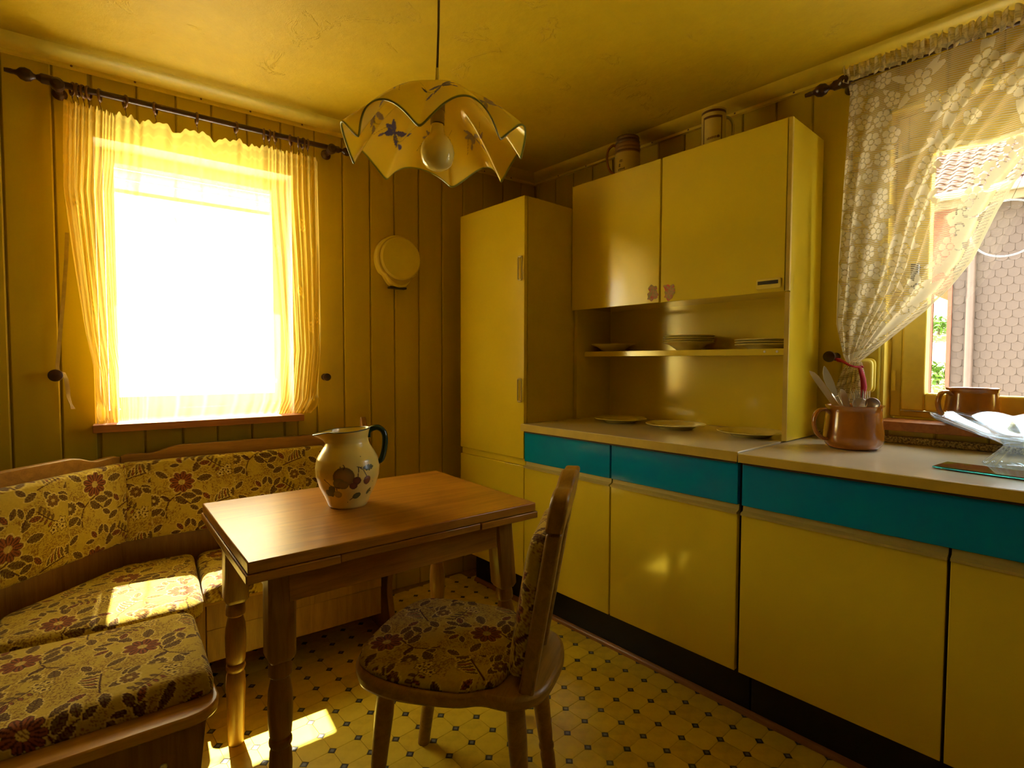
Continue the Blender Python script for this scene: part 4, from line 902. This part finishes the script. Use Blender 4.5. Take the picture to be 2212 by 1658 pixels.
# ------------------------------------------------------------------ right window dressing (frame: h = -y along the wall, n = x)
R2 = -PI/2; ZR2 = 2.088; N2 = -.08; O2 = (2.2, N2, ZR2)
def P2(h, n, z): return (n, -h, z)
rod2 = thing('curtain_rod', 'dark turned curtain rod with knob end carrying the lace curtain', 'curtain rod', P2(*O2), R2)
part('pole', MB(O2).lathe([(.0095, 1.60), (.0095, 3.0)], (0, N2, ZR2), 14, 'x'), M['dark'], rod2)
fm = MB(O2); turned_finial(fm, 1.602, N2, ZR2-.002, -1, .96); part('finial', fm, M['dark'], rod2)
part('bracket', MB(O2).lathe([(.018, -.0005), (.020, -.006), (.010, -.022), (.010, -.05), (.016, -.062), (.020, -.08), (.017, -.096), (0, -.104)], (1.596, 0, ZR2), 18, 'y'), M['dark'], rod2)
def lace():
    ns, nv = 560, 460; s = np.linspace(0, 1, ns)[None, :].repeat(nv, 0); v = np.linspace(0, 1, nv)[:, None].repeat(ns, 1)
    zt, zb = 2.078, 1.128; Lp = [(1.128, 1.626), (1.147, 1.615), (1.261, 1.590), (1.485, 1.592), (2.045, 1.611), (2.08, 1.604)]
    Rp = [(1.128, 1.662), (1.20, 1.742), (1.291, 1.838), (1.36, 1.898), (1.435, 1.947), (1.575, 2.000), (1.646, 2.034), (1.75, 2.105), (1.9, 2.26), (2.0, 2.40), (2.08, 2.56)]
    a0 = np.array(Rp); 
    zz = zt+(zb-zt)*v
    # rows sag to the right as the cloth is drawn to the knob
    droop = .10*np.sin(PI*np.clip(v, 0, 1))*(s**2)*0
    L = interp(zz, Lp); R = interp(zz, Rp)
    hgt = zz; h = L+(R-L)*s
    wid = np.clip((R-L)/.9, .03, 1)
    ph = 2*PI*(s*9.5+.45*np.sin(s*11+.5)); amp = .009*(.45+.55*np.clip(v*1.6, 0, 1))*np.clip(wid*2.2, .25, 1)
    n = -.070+amp*np.sin(ph+v*1.4)-.010*np.sin(PI*v)*(1-s)
    h = h+.35*amp*np.cos(ph)
    A, B = (h-1.585)*1.22, v*1.02; E = (R-h)*1.15+.0*B     # cloth coordinates, and distance from the drawn edge
    d = np.zeros_like(A)
    def petals(ca, cb, r, k=6, rot=0., val=1.0):
        a, b = A-ca, B-cb; m = (np.abs(a) < r*1.5) & (np.abs(b) < r*1.5)
        if not m.any(): return
        rr = np.hypot(a[m], b[m]); th = np.arctan2(b[m], a[m])+rot; rim = r*(.72+.28*np.abs(np.cos(k*th/2))**.7)
        q = np.where(rr < rim, .97, 0.); q = np.where((rr > rim) & (rr < rim+.006), .06, q); q = np.where((rr < r*.36) & (rr > r*.24), .22, q); q = np.where((rr > r*.42) & (rr < rim) & (np.abs(np.sin(k*th/2)) > .97), .35, q)
        w_ = rr < rim+.006; dm = d[m]; dm[w_] = q[w_]*val; d[m] = dm
    def lf(ca, cb, an, ln, wd, val=.95):
        c_, s_ = math.cos(an), math.sin(an); u, w_ = (A-ca)*c_+(B-cb)*s_, -(A-ca)*s_+(B-cb)*c_; t = u/ln; m = (t > 0) & (t < 1) & (np.abs(w_) < wd*np.clip(4*t*(1-t), 0, 1)**.7)
        d[m] = np.maximum(d[m], val)
    def sprig(ca, cb, r, an):
        for q in (-1.2, -.5, .5, 1.2): lf(ca+r*1.7*math.cos(an), cb+r*1.7*math.sin(an), an+q, r*1.7, r*.32)
        for q in (-.8, 0, .8): lf(ca-r*1.4*math.cos(an), cb-r*1.4*math.sin(an), an+PI+q, r*1.8, r*.30)
        petals(ca+r*1.4*math.cos(an), cb+r*1.4*math.sin(an), r*.78, 5, an); petals(ca-r*1.2*math.cos(an), cb-r*1.2*math.sin(an), r*.66, 5, an+1); petals(ca, cb, r, 6, an)
    rg = random.Random(5); b = .03; row = 0
    while b < 1.02:                                       # dense flower border down the left edge
        for k in range(3):
            lf(.035+k*.058, b+.035, rg.random()*6, .045, .009); petals(.030+k*.060+(.03 if row % 2 else 0)+rg.uniform(-.006, .006), b+rg.uniform(-.008, .008), rg.uniform(.026, .035), rg.choice((5, 6, 6)), rg.random()*6)
        b += .066; row += 1
    d = np.where(A < .014+.012*np.abs(np.sin(B*48)), .9, d)
    for ca, cb, r, an in ((.31, .36, .034, -1.1), (.27, .53, .033, -1.15), (.44, .49, .034, -1.0), (.38, .64, .034, -1.1), (.22, .68, .032, -1.3), (.26, .82, .032, -1.1), (.55, .36, .034, -.9), (.16, .90, .030, -1.2), (.30, .96, .03, -1), (.66, .27, .034, -.9), (.40, .79, .03, -1)): sprig(ca, cb, r, an)
    for i in range(9):                                    # big roses and scrolls across the top third
        ca = .27+.098*i+rg.uniform(-.012, .012); cb = .075+.085*(i % 2)+rg.uniform(-.012, .012)
        for q in range(5): lf(ca, cb, rg.random()*6, .095, .013)
        petals(ca, cb, .044, 7, rg.random()*6); petals(ca+.05, cb+.075, .028, 5, 0)
    fest = np.abs(B-(.285+.04*np.abs(np.sin(A*9.5)))); d = np.where((fest < .007) & (A > .2), .9, d)
    bb = .30
    while bb < 1.0:
        rm = np.where((E > .028) & (E < .075) & (np.abs(((B+.35*A)*14) % 1-.5) < .36) & (np.abs(E-.052) < .026*np.sqrt(np.clip(1-((((B+.35*A)*14) % 1-.5)/.40)**2, 0, 1))), .95, 0); d = np.maximum(d, rm); break
    d = np.where(E < .026, .55+.35*(np.sin(B*700+A*300) > .1), d); d = np.where(E < .006, .95, d); d = np.where((E > .026) & (E < .030), .15, d)
    C = np.stack([d, B, np.full_like(d, 1.0)], -1).reshape(-1, 3)
    V = np.stack([h-1.9, n+.07, hgt-1.13], -1).reshape(-1, 3)
    cu = link('lace_curtain', npmesh('lace_curtain', V, gridq(nv, ns), C), M['lace'], None, P2(1.9, -.07, 1.13), R2)
    tag(cu, 'cream floral lace curtain drawn aside to its peg at the right window', 'curtain')
    # ruffled heading gathered on the rod
    ns = 900; nv = 14; s = np.linspace(0, 1, ns)[None, :].repeat(nv, 0); v = np.linspace(0, 1, nv)[:, None].repeat(ns, 1)
    z = 2.122+.004*np.sin(s*300)-(.050)*v; h = 1.598+.97*s+.004*np.sin(s*420+v*2); pin = np.abs(v-.62); n = -.0945-.010*np.clip(pin*2.2, 0, 1)*(1+np.sin(s*330+np.sin(s*37)*2))
    C = np.stack([.55+.4*(np.sin(s*510)*np.sin(v*9) > .1), v*.05, np.ones_like(s)], -1).reshape(-1, 3)
    link('heading_ruffle', npmesh('heading_ruffle', np.stack([h-1.9, n+.07, z-1.13], -1).reshape(-1, 3), gridq(nv, ns), C), M['lace'], cu)
    # the tail that flares below the tie
    ns, nv = 160, 130; s = np.linspace(0, 1, ns)[None, :].repeat(nv, 0); v = np.linspace(0, 1, nv)[:, None].repeat(ns, 1)
    z = 1.130-.235*v+.012*np.sin(s*5)*v; L = np.interp(v, [0, .15, .4, .75, 1], [1.622, 1.600, 1.583, 1.566, 1.560]); R = np.interp(v, [0, .15, .35, .7, 1], [1.664, 1.672, 1.676, 1.672, 1.668])
    ph = 2*PI*s*6; am = .012*np.clip(v*3, .2, 1); h = L+(R-L)*s+.3*am*np.cos(ph); n = -.048+am*np.sin(ph+v)
    d = np.where(np.sin(s*40+v*9)*np.sin(v*38+s*7) > .1, .85, .35); d = np.where(v > .96, .9, d)
    link('tail', npmesh('tail', np.stack([h-1.9, n+.07, z-1.13], -1).reshape(-1, 3), gridq(nv, ns), np.stack([d, v*.235, np.ones_like(d)], -1).reshape(-1, 3)), M['lace'], cu)
lace()
knob('curtain_peg', 0, 0, 'dark wooden tie-back peg holding the red tie beside the right window', rz=R2, r=.020, d=.085, loc=P2(1.572, 0, 1.148))
tr = MB(P2(1.62, -.08, 1.12))
tr.tube([P2(1.578, -.052, 1.142), P2(1.600, -.070, 1.140), P2(1.620, -.088, 1.130), P2(1.640, -.096, 1.118), P2(1.658, -.094, 1.112), P2(1.669, -.078, 1.112)], [.004, .0065, .0075, .007, .006, .007], 10, False, .45)
tr.tube([P2(1.667, -.082, 1.113), P2(1.674, -.090, 1.098), P2(1.681, -.090, 1.072), P2(1.683, -.086, 1.045), P2(1.680, -.082, 1.02), P2(1.676, -.080, .998)], [.006, .008, .0095, .0105, .0105, .009], 10, False, .4)
tr.tube([P2(1.580, -.050, 1.144), P2(1.588, -.035, 1.132), P2(1.606, -.026, 1.128), P2(1.636, -.022, 1.122), P2(1.664, -.036, 1.114), P2(1.670, -.062, 1.112)], .005, 8, False, .5)
tag(part('tieback', tr, M['red'], None, 0, 60, P2(1.62, -.08, 1.12)), 'crimson fabric tie gathering the lace curtain to its peg', 'tieback')
bx = thing('wall_box', 'cream plastic box with rounded corners on the wall left of the window', 'wall fixture', P2(1.648, -.001, 1.08), R2); OB = (1.648, -.001, 1.08)
rr_ = lambda g: roundpoly([(1.596+g, 1.022+g), (1.696-g, 1.022+g), (1.696-g, 1.142-g), (1.596+g, 1.142-g)], .022, 6)
part('back_plate', MB(OB).prism(rr_(.0), -.0015, -.012, 'y'), M['plastic'], bx, .002); part('cover', MB(OB).prism(rr_(.003), -.0125, -.034, 'y'), M['plastic'], bx, .008)

# ------------------------------------------------------------------ brown mugs
LV = Vector((-math.cos(YAW), math.sin(YAW), 0))       # leftwards as seen from the middle of the room
def brown_mug(x, y, z, R, H, label, n=56):
    o = thing('brown_mug', label, 'mug', (x, y, z)); p = np.array([(0, .70), (.02, .80), (.06, .90), (.16, .985), (.30, 1.0), (.55, .955), (.85, .915), (.95, .915), (.97, .95), (1.0, .955)])
    prof = [(r*R, f*H) for f, r in p]; inner = [(R*.885, H*.985), (R*.865, H*.9), (R*.90, H*.55), (R*.94, H*.28), (R*.85, H*.10), (R*.6, H*.045), (0, H*.04)]
    mb = MB().lathe([(0, 0)]+prof+inner, (0, 0, 0), n); a = -LV; sp = []
    for q in mb.v:
        d = Vector((q[0], q[1])); f = max(0, (q[2]/H-.84)/.16); c = max(0, d.normalized().dot(Vector((a.x, a.y))) if d.length > 1e-6 else 0)
        k = 1+.17*f*max(0, (c-.90)/.10)**1.2; sp.append((q[0]*k, q[1]*k, q[2]))
    mb.v = sp; part('body', mb, M['brownglaze'], o, 0, 50)
    hp = catm([(R*.90, H*.82), (R*1.12, H*.90), (R*1.40, H*.84), (R*1.52, H*.62), (R*1.42, H*.38), (R*1.18, H*.24), (R*.97, H*.22)], 28)
    part('handle', MB().tube([(LV.x*q[0], LV.y*q[0], q[1]) for q in hp], .0095, 12, False, .62), M['brownglaze'], o, 0, 60)
    return o
MC = (-.25, -1.70, .857)
brown_mug(*MC, .0825, .136, 'glossy brown stoneware mug full of cutlery on the worktop')
brown_mug(.010, -1.950, .9325, .070, .116, 'glossy brown stoneware mug standing on the right window sill')
def utensil(name, kind, label, at, zt, ab, bt=0., bb=0., zb=.868, twist=0.):
    c = Vector((MC[0], MC[1], 0)); D = Vector((fw.x, fw.y, 0)).normalized()
    B = c-LV*ab+D*bb+Vector((0, 0, zb)); T = c-LV*at+D*bt+Vector((0, 0, zt)); d = T-B; L = d.length; zx = d.normalized()
    toc = Vector((CAM[0], CAM[1], CAM[2]))-T; yx = (toc-zx*toc.dot(zx)).normalized(); yx = Matrix.Rotation(twist, 3, zx) @ yx; xx = yx.cross(zx)
    R3 = Matrix((xx, yx, zx)).transposed(); o = thing(name, label, name, tuple(B), 0, None); o.rotation_euler = R3.to_euler()
    def flat(pts, t=.0022, zoff=lambda z: 0.):       # (z, half width, centre) -> thin solid
        mb = MB(); vs = []
        for z, w_, cx in pts: vs += [(cx-w_, -t/2+zoff(z), z), (cx+w_, -t/2+zoff(z), z), (cx+w_, t/2+zoff(z), z), (cx-w_, t/2+zoff(z), z)]
        n = len(pts); return mb.add(vs, [(4*i+k, 4*i+(k+1) % 4, 4*i+4+(k+1) % 4, 4*i+4+k) for i in range(n-1) for k in range(4)]+[(3, 2, 1, 0), tuple(4*n-4+k for k in range(4))])
    if kind == 'knife':
        part('handle', flat([(0, .006, 0), (.01, .008, 0), (L*.45, .0065, 0)], .006), M['steel'], o, .0015)
        part('blade', flat([(L*.45+.0004, .006, 0), (L*.52, .0085, 0), (L*.80, .0095, 0), (L*.90, .0090, .0004), (L*.96, .0066, .0016), (L, .001, .0045)], .0016), M['steelw'] if 'tan' in label else M['steel'], o)
    elif kind == 'cake':
        part('handle', flat([(0, .006, 0), (.01, .008, 0), (L*.55, .0055, 0), (L*.62, .0050, 0)], .005), M['steel'], o, .0012)
        part('blade', flat([(L*.62+.0004, .005, 0), (L*.69, .0085, .001), (L*.78, .0125, .002), (L*.86, .0120, .0015), (L*.93, .0085, -.0005), (L*.98, .004, -.003), (L, .0008, -.004)], .0016), M['steel'], o)
    elif kind == 'fork':
        part('handle', flat([(0, .007, 0), (.02, .0075, 0), (L*.55, .004, 0), (L*.74, .0035, 0), (L*.80, .009, 0), (L*.845, .0105, 0)], .0024, lambda z: -.004*math.sin(PI*z/L)), M['steel'], o)
        for k in range(4):
            x = -.0087+k*.0058; part('tine', flat([(L*.845+.0004, .0017, x), (L*.95, .0014, x), (L, .0005, x)], .0018, lambda z: -.004*math.sin(PI*min(z, L*.9)/L)), M['steel'], o)
    else:
        part('handle', flat([(0, .007, 0), (.02, .0075, 0), (L*.6, .004, 0), (L*.75, .0042, 0)], .0024), M['steel'], o)
        mb = MB(); nr, na = 7, 24; b0 = L*.75; b1 = L; vs = []
        for i in range(nr+1):
            f = i/nr
            for k in range(na):
                a = 2*PI*k/na; vs.append((f*.0205*math.sin(a)*(1-.12*math.cos(a)), .009*(1-f*f)*-1+.004, (b0+b1)/2-f*(b1-b0)/2*math.cos(a)))
        mb.add(vs, [(i*na+k, i*na+(k+1) % na, (i+1)*na+(k+1) % na, (i+1)*na+k) for i in range(nr) for k in range(na)])
        b = part('bowl', mb, M['steel'], o, 0, 0); b.data.shade_smooth(); sm = b.modifiers.new('solid', 'SOLIDIFY'); sm.thickness = .0014
utensil('knife', 'knife', 'long tan table knife leaning far left in the cutlery mug', -.138, 1.102, .040, .0, .012)
utensil('cake_knife', 'cake', 'broad bright cake knife standing left in the cutlery mug', -.088, 1.114, .010, .022, -.015, .868, .3)
utensil('knife', 'knife', 'narrow dark knife just right of the broad cake knife', -.046, 1.060, -.012, .045, .02, .868, 1.0)
utensil('knife', 'knife', 'round-ended knife left of the forks in the cutlery mug', -.038, 1.045, .030, .0, .03, .868, .2)
utensil('fork', 'fork', 'dark fork at the back of the cutlery mug, left of centre', -.012, 1.034, -.03, .045, -.02)
utensil('fork', 'fork', 'fork with thin upright tines in the middle of the cutlery mug', .004, 1.044, -.018, -.02, -.035)
utensil('fork', 'fork', 'fork behind the spoons in the cutlery mug, right of centre', .030, 1.040, .045, .05, -.03)
utensil('fork', 'fork', 'bright fork with thick tines furthest right in the cutlery mug', .062, 1.036, .0, .035, -.045, .868, -.3)
utensil('spoon', 'spoon', 'shiny spoon with bowl facing out at right of the cutlery mug', .047, 1.018, .02, -.030, .04)
utensil('spoon', 'spoon', 'dull spoon half hidden in the centre of the cutlery mug', .026, 1.014, -.035, -.005, .03)

# ------------------------------------------------------------------ pressed glass bowl and glass board
def bowl():
    gx, gy, gz = -.280, -2.105, .8572; o = thing('glass_bowl', 'clear scalloped glass pedestal bowl on the worktop', 'bowl', (gx, gy, gz))
    outer = catm([(.090, .0), (.092, .006), (.078, .022), (.062, .040), (.052, .054), (.058, .060), (.085, .072), (.125, .088), (.165, .104), (.200, .119)], 64)
    inner = catm([(.201, .1235), (.166, .109), (.125, .093), (.085, .078), (.045, .0705), (.0, .069)], 40); n = 352
    th = np.arange(n)/n*2*PI; rows = []
    for r, z in list(outer)+list(inner):
        f = np.clip((r-.07)/.13, 0, 1)*(z > .056); ft = (z < .054)*1.0
        lob = np.sqrt(.5+.5*np.cos(th*12)+.02); k = 1+f*.085*(lob-.6)-ft*.030*(.5+.5*np.cos(th*24))
        zz = z+f*.012*(lob-.5)
        rows.append(np.stack([r*k*np.cos(th), r*k*np.sin(th), zz], -1))
    V = np.concatenate([np.array(rows).reshape(-1, 3), [[0, 0, .0]]]); m = len(rows); Q = gridq(m, n, True)
    cap = np.array([[k, (k+1) % n, m*n, m*n] for k in range(n)]); me = bpy.data.meshes.new('bowl')
    me.from_pydata(V.tolist(), [], [tuple(q) for q in Q.tolist()]+[(c[1], c[0], c[2]) for c in cap.tolist()])
    bm = bmesh.new(); bm.from_mesh(me); bmesh.ops.remove_doubles(bm, verts=bm.verts, dist=1e-6); bmesh.ops.recalc_face_normals(bm, faces=bm.faces); bm.to_mesh(me); bm.free(); me.shade_smooth()
    link('bowl', me, M['glass'], o)
bowl()
gb = [(-.466, -1.938), (-.364, -1.951), (-.392, -2.235), (-.506, -2.225)]
bo = (-.44, -2.08, .857)
gp = thing('glass_board', 'flat glass board with green edge and leaf picture by the bowl', 'board', bo)
part('glass_plate', MB(bo).prism(gb, .8590, .8635), M['glassg'], gp, .0012)
cg = np.mean(gb, 0); part('picture', MB(bo).prism([tuple(cg+(np.array(p)-cg)*.985) for p in gb], .8636, .8640), M['print'], gp)
for p in gb: 
    q = cg+(np.array(p)-cg)*.85; part('foot', MB(bo).lathe([(.006, .8572), (.006, .8589)], (q[0], q[1], 0), 12), M['plastic'], gp)
sn = thing('suncatcher', 'round clear glass suncatcher hanging in the right window', 'ornament', (.066, -2.008, 1.541))
part('rim', MB().tube([(0, .085*math.cos(a), .085*math.sin(a)) for a in np.arange(56)/56*2*PI], .0022, 8, True), M['glass'], sn)
part('disc', MB().prism([(.083*math.cos(a), .083*math.sin(a)) for a in np.arange(56)/56*2*PI], -.0008, .0008, 'x'), M['pane'], sn)
part('thread', MB().tube([(0, -.01, .0865), (0, -.022, .12), (0, -.10, .36)], .0006, 5), M['zinc'], sn)

# ------------------------------------------------------------------ outdoors
gr = struct('ground', MB().box(-30, 45, -40, 40, -.62, -.5), M['paving'])
HX = 7.0
def house():
    o = (HX, -2.0, -.5); t = thing('neighbour_house', 'house opposite the right window with pink tiled roof and brown slate wall', 'house', o)
    part('wall', MB(o).box(HX+.02, HX+5, -6.5, -.80, -.5, 3.26), M['slate'], t)
    part('bay', MB(o).box(HX+.05, HX+2.0, -.795, -.52, 2.12, 3.24), M['salmon'], t); part('bay_post', MB(o).box(HX+.1, HX+.16, -.60, -.54, -.5, 2.118), M['salmon'], t)
    part('corner_board', MB(o).box(HX-.02, HX+.018, -.82, -.775, -.5, 3.22), M['salmon'], t)
    sw, sh = .118, .104; n = 10
    pr = [(-sw/2+.002, sh*1.12), (-sw/2+.002, .045)]+[((sw/2-.002)*math.sin(a), .045-.045*math.cos(a)) for a in np.linspace(-PI/2, PI/2, n)][1:-1]+[(sw/2-.002, .045), (sw/2-.002, sh*1.12)]
    me = mesh('shingle', MB().add([(-.010, p[0], p[1]) if p[1] < .08 else (-.004, p[0], p[1]) for p in pr]+[(.0, p[0], p[1]) for p in pr], [tuple(range(len(pr)))]+[(i, len(pr)+i, len(pr)+(i+1) % len(pr), (i+1) % len(pr)) for i in range(len(pr))]), 20)
    me.materials.append(M['slate']); k = 0
    for r in range(26):
        for c in range(11):
            y = -.885-c*sw-(sw/2 if r % 2 else 0)
            s = bpy.data.objects.new('shingle', me); COL.objects.link(s); s.parent = t; s.location = (.019, y-o[1], .45+r*sh-o[2]); k += 1
    # roof: sloping away from us, its unseen upper slab extended to cut sky light
    part('roof_slab', MB(o).prism([(HX-.30, 3.30), (HX+6.0, 7.92), (HX+6.0, 7.84), (HX-.26, 3.25)], -6.5, -.1, 'y'), M['rooftile'], t)
    tw, tl = .150, .165; ang = math.atan2(2.32, 3.30); xs = np.linspace(-tw/2, tw/2, 9); cr = .020*np.sin((xs/tw+.25)*2*PI)
    V = [(x0, x, c+dz) for x0, dz in ((0, .016), (tl*1.15, .0)) for x, c in zip(xs, cr)]+[(x0, x, c+dz-.012) for x0, dz in ((0, .016), (tl*1.15, .0)) for x, c in zip(xs, cr)]
    F = [(i, i+1, 10+i, 9+i) for i in range(8)]+[(18+i, 19+i, i+1, i) for i in range(8)]
    me = mesh('roof_tile', MB().add(V, F), 60); me.materials.append(M['rooftile'])
    for r in range(13):
        for c in range(13):
            d = .0+r*tl; s = bpy.data.objects.new('roof_tile', me); COL.objects.link(s); s.parent = t
            s.location = (HX-.31+d*math.cos(ang)-o[0], -.20-c*tw-o[1], 3.312+d*math.sin(ang)+.02-o[2]); s.rotation_euler = (random.uniform(-.03, .03), -ang+random.uniform(-.02, .02), random.uniform(-.02, .02))
    part('gutter', MB(o).tube([(HX-.34, -.1, 3.285), (HX-.34, -3, 3.275), (HX-.34, -6.5, 3.26)], .055, 12), M['zinc'], t)
    part('fascia', MB(o).box(HX-.27, HX-.24, -6.5, -.1, 3.13, 3.26), M['fascia'], t)
    part('downpipe', MB(o).tube([(HX-.34, -1.02, 3.24), (HX-.22, -1.02, 3.05), (HX-.06, -1.015, 2.85), (HX-.06, -1.02, -.48)], .045, 12), M['copperpipe'], t)
house()
bk_ = MB().add([(7.5, 6, -.5), (7.5, -.5, -.5), (16, -3, 3.4), (16, 9, 3.4), (17, -3, -.5), (17, 9, -.5)], [(0, 1, 2, 3), (2, 4, 5, 3), (0, 3, 5), (1, 4, 2), (0, 5, 4, 1)])
struct('garden_bank', bk_, M['grass'], (0, 0, 0))
def bush(x, y, z, R, label, n=420):
    o = thing('bush', label, 'bush', (x, y, z)); mb = MB(); rg = random.Random(int(x*10))
    for i in range(n):
        d = Vector((rg.gauss(0, 1), rg.gauss(0, 1), rg.gauss(0, 1))).normalized()*R*rg.uniform(.6, 1); d.z = abs(d.z)*.9+.05; a, b = Vector((rg.gauss(0, 1), rg.gauss(0, 1), rg.gauss(0, 1))).normalized()*.06, Vector((rg.gauss(0, 1), rg.gauss(0, 1), rg.gauss(0, 1))).normalized()*.035
        mb.add([d-a, d+b, d+a, d-b], [(0, 1, 2, 3)])
    f = part('foliage', mb, M['leaf'], o, 0, 0); f['kind'] = 'stuff'
    part('stem', MB().tube([(0, 0, -.05), (.02, 0, R*.4), (.0, .02, R*.8)], .02, 6), M['fascia'], o)
bush(10.2, -.16, .72, .42, 'low green bush on the lawn left of the opposite house')
bush(12.4, .22, 1.72, .42, 'small green bush further up the sunlit lawn')
bpy.context.view_layer.update()
